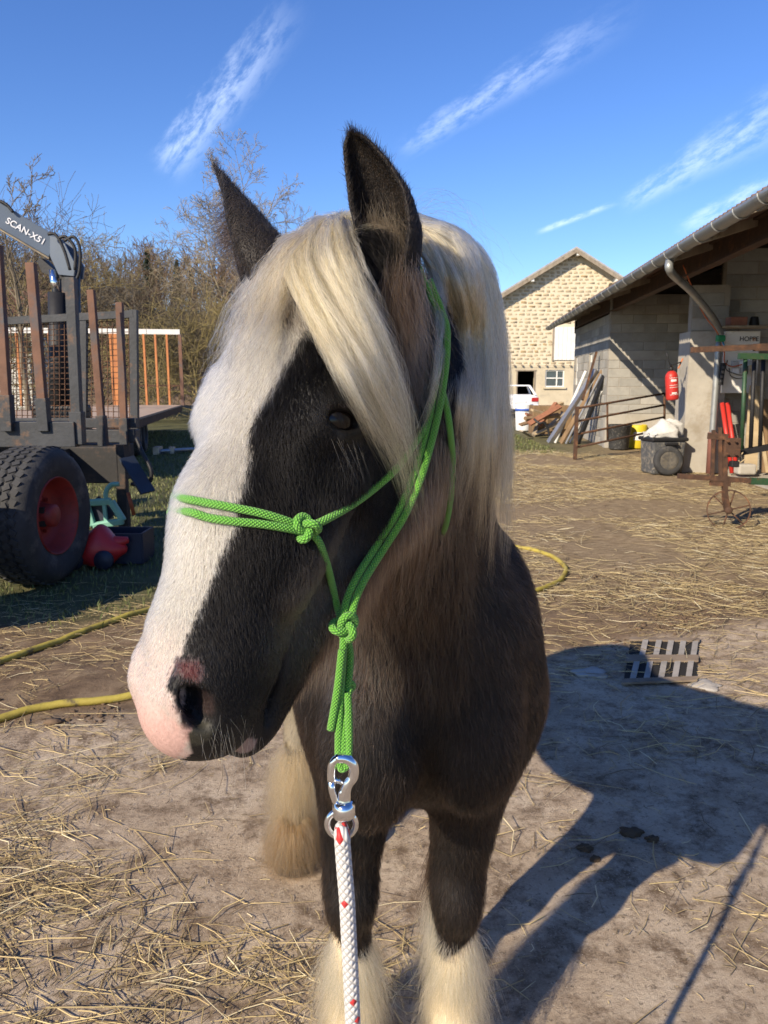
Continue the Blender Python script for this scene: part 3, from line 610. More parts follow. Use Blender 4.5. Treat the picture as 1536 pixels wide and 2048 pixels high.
def car():
    p = ground(1030, 836); Y = 33.5; x = atY(1036, 830, Y).x+.05; W_, Hh = 1.68, 1.40
    root = empty('parked_car', (x, Y, 0), 0, 'white saloon car parked before the dark doorway of the stone barn', 'car')
    # body loft along y (rear at 0)
    sec = [(0.0, .80, .34, .88), (.08, .84, .26, .98), (.55, .84, .24, 1.0), (1.6, .84, .24, .98), (2.9, .84, .24, .95), (3.9, .80, .26, .80), (4.15, .72, .34, .68)]
    b = MB(); n = 12
    for (yy, hw_, z0, z1) in sec:
        for k in range(n):
            a = 2*math.pi*(k+.5)/n; cx, cz = math.cos(a), math.sin(a); b.v.append(Vector((x+math.copysign(abs(cx)**.35, cx)*hw_, Y+yy, (z0+z1)/2+math.copysign(abs(cz)**.45, cz)*(z1-z0)/2)))
    for i in range(len(sec)-1):
        for k in range(n): b.f.append((i*n+k, i*n+(k+1) % n, i*n+n+(k+1) % n, i*n+n+k))
    b.f.append(tuple(range(n))); b.f.append(tuple(range((len(sec)-1)*n, len(sec)*n)))
    b.build('body', CARP, root, True)
    def trap(y0, y1, z0, z1, w0, w1): return [(x-w0, y0, z0), (x+w0, y0, z0), (x+w1, y1, z1), (x-w1, y1, z1)]
    c = MB(); q = [trap(.45, .95, .95, Hh-.05, .78, .58), trap(2.9, 2.25, .94, Hh-.05, .78, .60)]
    i = 0; c.v = [Vector(v) for v in q[0]+q[1]]; c.f = [(0, 1, 2, 3), (5, 4, 7, 6), (1, 5, 6, 2), (4, 0, 3, 7)]; c.build('cabin_glass', mat('car_glass', (.035, .04, .042), (.03, .034, .036), 2, .35, bstr=0, spec=.25), root)
    MB().box((x, Y+1.6, Hh-.03), (1.2, 1.45, .06)).build('roof', CARP, root, False, .02)
    for s in (-1, 1):
        MB().beam((x+s*.77, Y+.42, .95), (x+s*.58, Y+.93, Hh-.04), .09, .05).build('pillar', CARP, root); MB().beam((x+s*.77, Y+1.65, .95), (x+s*.60, Y+1.6, Hh-.04), .08, .05).build('pillar', CARP, root)
        MB().box((x+s*.66, Y-.01, .78), (.30, .06, .17)).build('tail_lamp', mat('tail_lamp_red', (.38, .03, .03), (.30, .02, .02), 4, .3, bstr=0), root, False, .015)
        for yy in (.72, 3.25):
            Mx = Matrix.Rotation(math.pi/2, 3, 'Y'); w = MB().lathe([(.17, -.09), (.28, -.09), (.30, -.06), (.30, .06), (.28, .09), (.17, .09)], 20, (x+s*.74, Y+yy, .30), Mx).build('wheel', TYRE, root, True); MB().lathe([(0, -.07), (.16, -.08), (.17, 0), (.16, .08), (0, .07)], 16, (x+s*.75, Y+yy, .30), Mx).build('rim', STEEL, w)
    MB().box((x, Y-.04, .47), (1.62, .16, .20)).build('bumper', CARP, root, False, .03); MB().box((x, Y-.02, .70), (.52, .02, .12)).build('number_plate', WHITEP, root)
    MB().box((x, Y+.02, .30), (1.4, .2, .16)).build('underbody', BLACKM, root)
car()
def lathe_obj(name, prof, loc, m, label, cat, n=28, parts=(), group=None, tilt=None):
    o = empty(name, loc, 0, label, cat, group)
    b = MB().lathe(prof, n).build('shell', m, None, True); b.parent = o
    for (nm, pf, mm) in parts: q = MB().lathe(pf, n).build(nm, mm, None, True); q.parent = o
    if tilt: o.rotation_euler = tilt
    return o
p = ground(1047, 852)
Yd = 24.0; p = Vector((atY(1047, 850, Yd).x, Yd, 0))
lathe_obj('plastic_drum', [(0, .02), (.22, .02), (.235, .05), (.26, .50), (.27, .80), (.275, .82), (.27, .84), (.25, .84), (.25, .80), (.22, .3), (0, .3)], p, WHITEPL, 'white plastic drum with a blue band beside the scrap wood pile', 'drum', parts=[('band', [(.268, .62), (.274, .62), (.276, .70), (.270, .70)], BLUEPL)])
p = ground(1237, 899); lathe_obj('bucket', [(0, .01), (.20, .01), (.215, .03), (.245, .50), (.262, .51), (.262, .54), (.24, .54), (.21, .1), (0, .08)], p, BLACKPL, 'scuffed black tub behind the rusty railing', 'bucket', parts=[('rim', [(.25, .53), (.272, .535), (.272, .555), (.25, .555)], BLACKPL)])
p = ground(1274, 897); lathe_obj('yellow_drum', [(0, .01), (.17, .01), (.185, .03), (.20, .25), (.205, .50), (.195, .53), (.18, .54), (.17, .5), (0, .48)], p, YELLOWP, 'yellow plastic drum with a white label next to the black tub', 'drum', parts=[])
yo = COL.objects.get('yellow_drum') or bpy.data.objects['yellow_drum']
lb = MB()
for k in range(8):
    a0_, a1_ = -math.pi/2-.6+1.2*k/8-.15, -math.pi/2-.6+1.2*(k+1)/8-.15; lb.quad((math.cos(a0_)*.207, math.sin(a0_)*.207, .20), (math.cos(a1_)*.207, math.sin(a1_)*.207, .20), (math.cos(a1_)*.2085, math.sin(a1_)*.2085, .38), (math.cos(a0_)*.2085, math.sin(a0_)*.2085, .38))
q = lb.build('paper_label', WHITEP); q.parent = yo
# wheeled bin with a sack on it
p = ground(1322, 946); bx = p
root = empty('dustbin', p, .12, 'dusty dark plastic dustbin standing against the concrete pillar', 'bin')
def local(o, r): o.parent = r; return o
local(MB().box((0, .0, .27), (.50, .44, .54), None, 1.12).build('body', GREYPL, None, False, .03), root); local(MB().box((0, 0, .565), (.62, .54, .06)).build('lid', BLACKM, None, False, .02), root)
local(MB().box((0, -.30, .50), (.22, .05, .04)).build('handle', BLACKM, None, False, .01), root)
p2 = ground(1332, 950); o = empty('spare_wheel', (p2.x, p2.y-.06, 0), 0, 'muddy spare wheel leaning against the dustbin', 'wheel')
Mx = Matrix.Rotation(math.pi/2-.16, 3, 'X'); local(MB().lathe([(.15, -.05), (.20, -.06), (.232, -.035), (.235, 0), (.232, .035), (.20, .06), (.15, .05)], 28, (0, 0, .235), Mx).build('tyre', TYRE, None, True), o); local(MB().lathe([(0, .02), (.10, .035), (.15, .04), (.165, .02), (.15, -.03), (0, -.03)], 24, (0, 0, .235), Mx).build('rim', mat('muddy_rim', (.14, .12, .09), (.05, .05, .05), 20, .85), None, True), o)
def sack():
    rs = np.random.default_rng(3); bm = bmesh.new(); bmesh.ops.create_icosphere(bm, subdivisions=4, radius=1)
    for v in bm.verts:
        c = v.co; n = .10*math.sin(c.x*7+c.z*3)+.08*math.sin(c.y*9+c.x*5)+.05*math.sin(c.z*17+c.y*6); c *= (1+n); c.x *= .30*(1.25-.55*max(c.z, 0)); c.y *= .24*(1.2-.5*max(c.z, 0)); c.z = max(c.z, -.38)*.27+(.10*c.x/.3 if c.z > 0 else 0)
    me = bpy.data.meshes.new('sack'); bm.to_mesh(me); bm.free(); me.shade_smooth()
    o = link('sack', me, mat('white_sack', (.56, .55, .52), (.46, .45, .42), 12, .7, bstr=.5, bdist=.02)); o.location = (bx.x-.01, bx.y, .595+.075); o.scale = (.82, .82, .78); tag(o, 'crumpled white sack lying on the dustbin lid', 'sack')
sack()
# rusty tube railing
def railing():
    YA, YB = 15.0, 16.8; L_ = [(1152, 817), (1152, 843), (1152, 869), (1152, 895)]; R_ = [(1329, 787), (1329, 810), (1329, 834), (1329, 858)]
    base = atY(1150, 917, YA); root = empty('tube_railing', (base.x, YA, 0), 0, 'rusty tube gate with four rails leaning beside the leaning beams', 'gate')
    a0_ = [atY(x, y, YA) for x, y in L_]; b0_ = [atY(x, y, YB) for x, y in R_]
    for a, b in zip(a0_, b0_): MB().tube([a, b], .022, 10).build('rail', RUST, root, True)
    MB().beam((base.x, YA, 0), (base.x, YA, a0_[0].z+.04), .065, .065).build('post', RUST, root)
    m0, m1 = a0_[0].lerp(b0_[0], .33), a0_[3].lerp(b0_[3], .33); MB().tube([m0, m1], .02, 8).build('strut', RUST, root, True)
    MB().tube([b0_[0], b0_[3]], .026, 8).build('post', RUST, root, True)
railing()
# beams and pipes leaning on the shed corner
def leaning(name, pb, pt, Yb, Yt, w, h, m, label, cat, round_=False, group='lengths of metal and timber leaning on the shed wall'):
    a = ground(*pb) if Yb is None else atY(*pb, Yb); a.z = 0.01 if Yb is None else a.z; b = atY(*pt, Yt); mb = MB()
    if round_: mb.tube([a, b], w, 12)
    else: mb.beam(a, b, w, h, (1, .2, .3))
    o = mb.build(name, m); tag(o, label, cat, group); return o
leaning('steel_channel', (1098, 886), (1193, 740), None, 18.75, .12, .10, STEEL, 'wide grey steel channel, the outermost of the leaning lengths', 'beam')
leaning('white_pipe', (1110, 886), (1172, 742), None, 18.9, .04, .04, WHITEP, 'white plastic pipe leaning behind the grey steel channel', 'pipe', True)
leaning('timber_plank', (1122, 887), (1206, 742), None, 18.6, .14, .05, BROWNW, 'brown plank leaning right beside the grey steel channel', 'plank')
leaning('rusty_bar', (1165, 800), (1193, 704), 18.4, 18.9, .05, .05, RUST, 'thin rusty bar sticking up highest from the leaning lengths', 'bar')
leaning('grey_pipe', (1132, 888), (1203, 748), None, 18.5, .03, .03, STEEL, 'slim grey pipe leaning in front of the brown plank', 'pipe', True)
leaning('white_batten', (1140, 886), (1204, 782), None, 18.4, .05, .04, WHITEP, 'short white batten leaning low against the shed corner', 'batten')
leaning('dark_girder', (1155, 888), (1209, 752), None, 18.3, .10, .08, BLACKM, 'dark beam leaning closest to the shed corner', 'beam')
# scrap timber heap: each board a thing of its own
def scrap():
    rs = np.random.default_rng(11); cols = [BROWNW, PALEW, OLDWOOD, mat('reddish_board', (.30, .13, .07), (.20, .085, .05), 8, .85)]
    spots = [((1042, 862), (1062, 884), .9), ((1058, 848), (1120, 812), 1.0), ((1050, 838), (1118, 830), .9), ((1070, 868), (1124, 845), .8), ((1064, 820), (1128, 838), 1.0), ((1078, 852), (1112, 806), .7), ((1040, 850), (1085, 836), .9), ((1090, 862), (1128, 826), .8), ((1066, 876), (1078, 842), .7), ((1094, 842), (1132, 856), .9), ((1052, 828), (1100, 848), .8), ((1085, 822), (1125, 806), .7)]
    labs = ['grey end board propped upright at the foot of the scrap heap', 'long reddish board slanting across the top of the scrap heap', 'flat brown board in the middle of the scrap heap', 'pale board sloping down the front of the scrap heap', 'pale plank crossing the back of the scrap heap', 'steep reddish offcut standing in the scrap heap', 'brown board poking out towards the white drum', 'grey plank on the beam side of the scrap heap', 'short upright stub in front of the scrap heap', 'brown offcut lying low beside the leaning beams', 'reddish slat under the crossed planks of the scrap heap', 'small pale board on top of the scrap heap']
    mi = [2, 3, 0, 1, 1, 3, 0, 2, 2, 0, 3, 1]
    for k, (a, b, w) in enumerate(spots):
        Y = 20.6+.14*k; pa, pb = atY(*a, Y-.2), atY(*b, Y+.25); pa.z = max(pa.z, .03); pb.z = max(pb.z, .05)
        o = MB().beam(pa, pb, .15*w, .035+.02*(k % 3), (rs.normal(0, .4), -.3, 1)).build('scrap_board', cols[mi[k]]); tag(o, labs[k], 'board', 'boards in the scrap heap')
    o = empty('scrap_pipe', atY(1085, 845, 20.4), 0, 'bent dark pipe curling out of the front of the scrap heap', 'pipe'); MB().tube(catmull([atY(1068, 838, 20.4), atY(1078, 846, 20.3), atY(1088, 846, 20.3), atY(1096, 858, 20.3), atY(1098, 872, 20.3)], 6), .03, 8).build('bend', BLACKM, o, True)
    o = MB().box(atY(1100, 832, 22.2), (1.1, .6, .8)).build('rubble_crate', BROWNW, None, False, .02); o2 = o; tag(o, 'brown timber crate buried behind the scrap boards', 'crate'); o.location.z -= .1
scrap()
# fire extinguisher on the pillar
def extinguisher():
    c = atY(1345, 800, 12.62); root = empty('fire_extinguisher', tuple(c), 0, 'red fire extinguisher hanging on the side of the concrete pillar', 'extinguisher'); M_ = Matrix.Rotation(-.10, 3, 'Y')
    f = lambda pr, nm, m: MB().lathe(pr, 20, tuple(c), M_).build(nm, m, root, True)
    body = f([(0, 0), (.085, 0), (.098, .02), (.10, .05), (.10, .36), (.09, .41), (.06, .45), (.03, .465), (0, .466)], 'cylinder', REDP)
    def band(z0, z1, hw_, m, nm):
        b = MB(); n = 8
        for k in range(n):
            a0_, a1_ = -math.pi/2+hw_*(2*k/n-1), -math.pi/2+hw_*(2*(k+1)/n-1)
            P_ = lambda a, z: Vector(c)+M_ @ Vector((math.cos(a)*.1018, math.sin(a)*.1018, z)); b.quad(P_(a0_, z0), P_(a1_, z0), P_(a1_, z1), P_(a0_, z1))
        return b.build(nm, m, body)
    band(.295, .33, .45, WHITEP, 'printed_label'); band(.10, .125, .40, WHITEP, 'printed_label')
    for z in (.35, .235, .20, .085): band(z, z+.006, .7, WHITEP, 'printed_line')
    f([(0, .46), (.03, .46), (.03, .50), (.022, .54), (0, .545)], 'valve', BLACKM)
    MB().beam(Vector(c)+Vector((-.06, 0, .55)), Vector(c)+Vector((.10, 0, .60)), .025, .02).build('lever', BLACKM, root); MB().tube(catmull([Vector(c)+Vector((-.05, -.02, .52)), Vector(c)+Vector((-.10, -.05, .57)), Vector(c)+Vector((-.14, -.05, .68)), Vector(c)+Vector((-.15, -.03, .74))], 5), .011, 8).build('hose', BLACKM, root, True)
    MB().beam(Vector(c)+Vector((.07, .02, .50)), Vector(c)+Vector((.14, .04, .66)), .03, .006).build('hanger', mat('orange_tag', (.55, .17, .05), (.45, .13, .04), 5, .6), root)
extinguisher()
# switch panel, shelf, cables on the partition wall
PY = 12.55
def panel():
    a, b = atY(1452, 662, PY), atY(1512, 786, PY); c = (a+b)/2; root = empty('switch_panel', (c.x, PY, b.z), 0, 'white wall panel with sockets and black HOPPE lettering', 'panel')
    MB().box((c.x, PY+.03, c.z), (b.x-a.x, .05, a.z-b.z)).build('board', WHITEP, root, False, .006)
    def txt(s, size, loc, m, parent, rx=math.pi/2, rz=0, M=None, nm='lettering'):
        cu = bpy.data.curves.new('t', 'FONT'); cu.body = s; cu.size = size; cu.extrude = .001; cu.offset = size*.015; to = bpy.data.objects.new('t', cu); COL.objects.link(to); bpy.context.view_layer.update()
        me = bpy.data.meshes.new_from_object(to.evaluated_get(bpy.context.evaluated_depsgraph_get())); bpy.data.objects.remove(to); me.materials.clear(); me.materials.append(m); o = bpy.data.objects.new(nm, me); COL.objects.link(o); me.transform(M if M is not None else (Matrix.Translation(loc) @ Matrix.Rotation(rz, 4, 'Z') @ Matrix.Rotation(rx, 4, 'X')))
        o.parent = parent; o.matrix_parent_inverse = Matrix.LocRotScale(parent.location, parent.rotation_euler, None).inverted() if parent.parent is None else Matrix.Identity(4); return o
    panel.txt = txt
    txt('HOPPE', .10, Vector((atY(1479, 680, PY).x, PY+.002, atY(1479, 682, PY).z)), BLACKM, root)
    oo = MB().tube([Vector((atY(1508, 679, PY).x, PY, atY(1508, 679, PY).z))+Vector((math.cos(t)*.022, -.0, math.sin(t)*.022)) for t in np.linspace(0, 6.28, 13)], .004, 5).build('ring_mark', mat('orange_print', (.5, .2, .06), (.45, .18, .05), 4, .6), root)
    for k, (px, py) in enumerate(((1468, 728), (1482, 729), (1495, 727), (1470, 742), (1486, 741))):
        p = atY(px, py, PY); MB().box((p.x, PY-.02, p.z), (.10, .06, .09)).build('socket', WHITEPL if k % 2 else mat('grey_socket', (.45, .46, .47), (.38, .39, .4), 5, .5), root, False, .012)
    s0 = atY(1440, 655, PY-.05); s = MB().box((s0.x+.36, PY-.12, s0.z), (.75, .34, .03)).build('shelf', OLDWOOD); tag(s, 'narrow wooden shelf above the white switch panel', 'shelf')
    b1 = MB().box((s0.x+.22, PY-.12, s0.z+.085), (.26, .2, .13)).build('brick', mat('red_brick', (.33, .15, .10), (.24, .10, .07), 8, .9), None, False, .008); tag(b1, 'reddish brick lying on the shelf above the switch panel', 'brick')
    o = MB().lathe([(0, 0), (.07, 0), (.075, .02), (.06, .12), (.05, .14), (0, .14)], 14, (s0.x+.50, PY-.12, s0.z+.018)).build('oil_can', BLACKM, None, True); tag(o, 'small black can on the shelf beside the brick', 'can')
    def cable(name, pts, r, m, label, cat='cable', Y=PY-.07):
        o = empty(name, atY(*pts[-1], Y), 0, label, cat); MB().tube(catmull([atY(x, y, Y if len(q) == 0 else q[0]) for x, y, *q in pts], 6), r, 6).build('flex', m, o, True); return o
    OR = mat('orange_cable', (.55, .14, .04), (.45, .10, .03), 6, .5, bstr=0)
    o = empty('extension_cable', atY(1380, 562, 12.2), 0, 'orange extension cable hanging in front of the sloping downpipe', 'cable'); MB().tube(catmull([atY(1366, 530, 12.0), atY(1380, 565, 12.0), atY(1392, 595, 12.1), atY(1410, 632, 12.2), atY(1434, 664, 12.3), atY(1448, 700, 12.35), atY(1449, 724, 12.4), atY(1464, 733, 12.45), atY(1484, 729, 12.46)], 6), .009, 6).build('flex', OR, o, True)
    for k, pts in enumerate([[(1458, 736), (1462, 752), (1480, 757), (1494, 748), (1496, 732)], [(1455, 720), (1452, 738), (1466, 746), (1484, 750), (1490, 738)]]):
        o = empty('power_lead', atY(*pts[2], PY-.06), 0, ['black lead looping lowest under the panel sockets', 'black lead curling between the panel sockets'][k], 'cable'); MB().tube(catmull([atY(x, y, PY-.06) for x, y in pts], 6), .007, 6).build('flex', BLACKM, o, True)
    o = empty('power_strip', atY(1446, 760, 12.40), 0, 'dark power strip hanging on the vertical downpipe', 'power strip'); MB().beam(atY(1447, 726, 12.37), atY(1441, 770, 12.37), .07, .05).build('case', BLACKM, o); 
    for k in range(4): q = atY(1446.3-k*1.3, 735+k*9, 12.335); MB().box((q.x, q.y, q.z), (.04, .012, .04)).build('socket', GREYPL, o)
    o = empty('plastic_tap', atY(1441, 676, 12.3), 0, 'green plastic tap housing at the bend of the downpipe', 'tap'); q = atY(1441, 677, 12.3); MB().box((q.x, q.y, q.z), (.13, .10, .10)).build('housing', mat('tap_green', (.03, .24, .09), (.02, .18, .07), 5, .5), o, False, .02); MB().tube([q+Vector((.03, 0, -.04)), q+Vector((.08, -.02, -.16))], .018, 8).build('spout', mat('tap_blue', (.10, .25, .35), (.08, .2, .3), 5, .5), o, True)
    # red poles and boards propped at the wall foot
    for k, (t, b, lab) in enumerate([((1444, 806), (1464, 946), 'red painted pole leaning against the wall next to the downpipe foot'), ((1455, 806), (1474, 947), 'second red painted pole leaning against the wall, farther from the downpipe')]):
        o = MB().tube([atY(*t, 12.5), atY(*b, 12.15)], .034, 10).build('red_pole', REDP, None, True); tag(o, lab, 'pole', 'red poles')
    for k, (t, b, w, lab) in enumerate([((1512, 772), (1500, 946), .20, 'wide pale board standing behind the green gate'), ((1502, 730), (1534, 945), .05, 'slim slanting batten behind the green gate'), ((1538, 800), (1534, 946), .16, 'brown board standing at the open end of the wall')]):
        o = MB().beam(atY(*t, 12.42), atY(*b, 12.1), w, .03, (0, -1, .1)).build('propped_board', (PALEW, PALEW, BROWNW)[k]); tag(o, lab, 'board', 'boards propped behind the green gate')
    o = MB().box(atY(1490, 938, 11.9), (.28, .2, .16)).build('stone_block', CONCR, None, False, .03); o.location.z = .0; tag(o, 'pale concrete lump on the ground below the red poles', 'block')
panel()
# livestock gate on a spoked wheel
def stock_gate():
    Y = 7.8; wc = atY(1457, 1020, Y); root = empty('stock_gate', (wc.x, Y, 0), 0, 'rusty and green steel livestock gate with a spoked iron wheel', 'gate')
    P_ = lambda x, y, d=0: atY(x, y, Y+d)
    MB().beam(P_(1383, 700), P_(1512, 694), .05, .055).build('slide_bar', RUST, root); MB().beam(P_(1508, 695), P_(1640, 690), .055, .07).build('top_tube', RUST, root)
    MB().beam(P_(1356, 952), P_(1512, 962), .05, .05).build('slide_bar', RUST, root); MB().beam(P_(1500, 962), P_(1660, 968), .065, .065).build('bottom_tube', GREENP, root)
    MB().beam(P_(1478, 712, .25), P_(1640, 716, .25), .06, .06).build('frame_tube', GREENP, root); MB().beam(P_(1474, 906, .25), P_(1660, 872, .25), .06, .06).build('frame_tube', BLACKM, root)
    for (xt, xb, m) in ((1491, 1483, GREENP), (1509, 1501, BLACKM), (1527, 1520, BLACKM), (1545, 1540, GREENP), (1563, 1560, GREENP), (1581, 1580, GREENP), (1600, 1600, GREENP)): MB().tube([P_(xt, 716, .25), P_(xb, 900-(xb-1480)*.2, .25)], .022, 8).build('bar', m, root, True)
    # wheel carriage
    MB().beam(P_(1427, 860), P_(1424, 960), .03, .03).build('guide_rod', RUST, root); MB().beam(P_(1440, 855), P_(1441, 965), .03, .03).build('guide_rod', RUST, root); MB().beam(P_(1416, 872), P_(1455, 874), .04, .06).build('bracket', RUST, root)
    MB().beam(P_(1420, 966), P_(1460, 968), .04, .05).build('bracket', RUST, root); MB().box(P_(1463, 895), (.16, .07, .19)).build('bracket_plate', RUST, root, False, .006)
    for (x, y) in ((1455, 882), (1471, 882), (1455, 908), (1471, 908)): MB().lathe([(0, 0), (.012, 0), (.012, .02), (0, .02)], 6, P_(x, y, -.058), Matrix.Rotation(math.pi/2, 3, 'X')).build('bolt', RUST, root)
    MB().beam(P_(1448, 905), P_(1450, 1000), .055, .045).build('stem', RUST, root); MB().beam(P_(1450, 992), P_(1455, 1024), .06, .05).build('fork', RUST, root)
    MB().box(P_(1468, 928), (.08, .08, .06)).build('clamp', BLACKM, root, False, .008)
    tilt = Matrix.Rotation(-.35, 3, 'Z'); R_ = .203; pts = [wc+tilt @ Vector((math.cos(t)*R_, 0, math.sin(t)*R_)) for t in np.linspace(0, 2*math.pi, 33)]
    wh = MB(); 
    for i in range(32): wh.beam(pts[i], pts[i+1], .05, .010, (pts[i]+pts[i+1])/2-wc)
    w = wh.build('wheel', RUST, root)
    for k in range(6):
        t = k*math.pi/3+.3; MB().tube([wc+tilt @ Vector((math.cos(t)*.03, .0, math.sin(t)*.03)), wc+tilt @ Vector((math.cos(t)*R_, 0, math.sin(t)*R_))], .008, 6).build('spoke', RUST, w, True)
    MB().lathe([(0, -.06), (.035, -.06), (.04, -.03), (.04, .03), (.035, .06), (0, .06)], 12, wc, tilt @ Matrix.Rotation(math.pi/2, 3, 'X')).build('hub', RUST, w, True)
    MB().tube(catmull([P_(1490, 918), P_(1480, 925), P_(1478, 915), P_(1486, 905)], 5), .006, 6).build('twine', PALEW, root)
stock_gate()
# drain grate
def drain():
    root = empty('drain_grate', tuple(ground(1320, 1328)), 0, 'concrete slotted drain cover lying flush in the yard floor', 'drain')
    g0, g1, g2, g3 = [ground(*q) for q in ((1246, 1372), (1392, 1366), (1396, 1284), (1262, 1280))]; up_ = lambda p, z: Vector((p.x, p.y, gz(p.x, p.y)+z))
    MB().poly([up_(p, .012) for p in (g0, g1, g2, g3)]).build('slot_shade', DARKIN, root)  # flat dark plate painted as the shade down in the slots
    cm = mat('pale_grate', (.36, .33, .29), (.24, .22, .19), 9, .9, bstr=.4)
    f = lambda u, v: (g0.lerp(g1, u)).lerp(g3.lerp(g2, u), v)
    for v0, v1, us in ((.06, .42, (.08, .27, .47, .66, .85)), (.56, .94, (.16, .36, .54, .72, .90))):
        for u in us:
            a, b, c, d = f(u, v0), f(u+.085, v0), f(u+.085+.02, v1), f(u+.02, v1); z = .014; MB().prism([up_(a, z), up_(b, z), up_(c, z), up_(d, z)], (0, 0, .005)).build('bar', cm, root)
    for v0, v1 in ((-.02, .06), (.42, .56), (.94, 1.02)): MB().prism([up_(f(-.02, v0), .0115), up_(f(1.02, v0), .0115), up_(f(1.02, v1), .0115), up_(f(-.02, v1), .0115)], (0, 0, .010)).build('rib', mat('earthy_rib', (.26, .20, .14), (.15, .11, .075), 8, .95), root)
drain()
# pale stones by the grate
for k, (px, py, w, lab) in enumerate([(1185, 1347, .16, 'flat white limestone chip set in the mud by the drain'), (1412, 1372, .14, 'pale concrete patch beside the drain corner')]):
    p = ground(px, py); bm = bmesh.new(); bmesh.ops.create_icosphere(bm, subdivisions=3, radius=1)
    for v in bm.verts: v.co *= 1+.18*math.sin(v.co.x*5+k)+.12*math.sin(v.co.y*7+2*k); v.co.x *= w*.55; v.co.y *= w*.45; v.co.z *= .012
    me = bpy.data.meshes.new('flat_stone'); bm.to_mesh(me); bm.free(); me.shade_smooth(); o = link('flat_stone', me, mat('limestone', (.42, .39, .34), (.30, .27, .23), 14, .9, bstr=.5)); o.location = (p.x, p.y, gz(p.x, p.y)+.004); tag(o, lab, 'stone')
# yellow hose looping over the yard
def hose():
    P_ = [(-120, 1368), (0, 1326), (100, 1291), (200, 1256), (285, 1228), (450, 1172), (650, 1128), (850, 1102), (980, 1094), (1050, 1098), (1100, 1112), (1131, 1138), (1122, 1160), (1090, 1178), (1045, 1194), (900, 1245), (700, 1300), (480, 1352), (250, 1397), (100, 1417), (0, 1443), (-150, 1490)]
    pts = []
    for p in P_: g = ground(*p); pts.append(Vector((g.x, g.y, gz(g.x, g.y)+.020)))
    pts = catmull(pts, 10); 
    for p in pts: p.z = gz(p.x, p.y)+.0165
    o = empty('yard_hose', tuple(pts[40]), 0, 'dirty yellow hose looping over the mud behind the horse', 'hose'); m = mat('yellow_hose', (.42, .34, .06), (.32, .25, .05), 7, .6, wear=(.10, .075, .04), wear_scale=11, wear_amt=(.52, .68)); MB().tube(pts, .0185, 12).build('pipe', m, o, True)
hose()
# droppings in the horse's shadow
def droppings():
    rs = np.random.default_rng(5); labs = ['round dark dropping lying between the leg shadows', 'flattened brown dropping, the widest in the leg shadows', 'small dark dropping beside the flattened one', 'tiny crumb of dropping at the edge of the leg shadow']
    for k, (px, py, w) in enumerate(((1170, 1700, .024), (1262, 1668, .036), (1305, 1682, .022), (1190, 1722, .015))):
        p = ground(px, py); bm = bmesh.new(); bmesh.ops.create_icosphere(bm, subdivisions=3, radius=1)
        for v in bm.verts: v.co *= 1+.25*math.sin(v.co.x*6+k*2)*math.sin(v.co.y*5+k)+.1*rs.normal(); v.co.x *= w; v.co.y *= w*.7; v.co.z *= .012
        me = bpy.data.meshes.new('dropping'); bm.to_mesh(me); bm.free(); me.shade_smooth(); o = link('dropping', me, mat('dung', (.10, .065, .036), (.06, .04, .022), 40, .95, bstr=.6)); o.location = (p.x, p.y, gz(p.x, p.y)+.004); tag(o, labs[k], 'dropping', 'droppings in the shadow')
droppings()
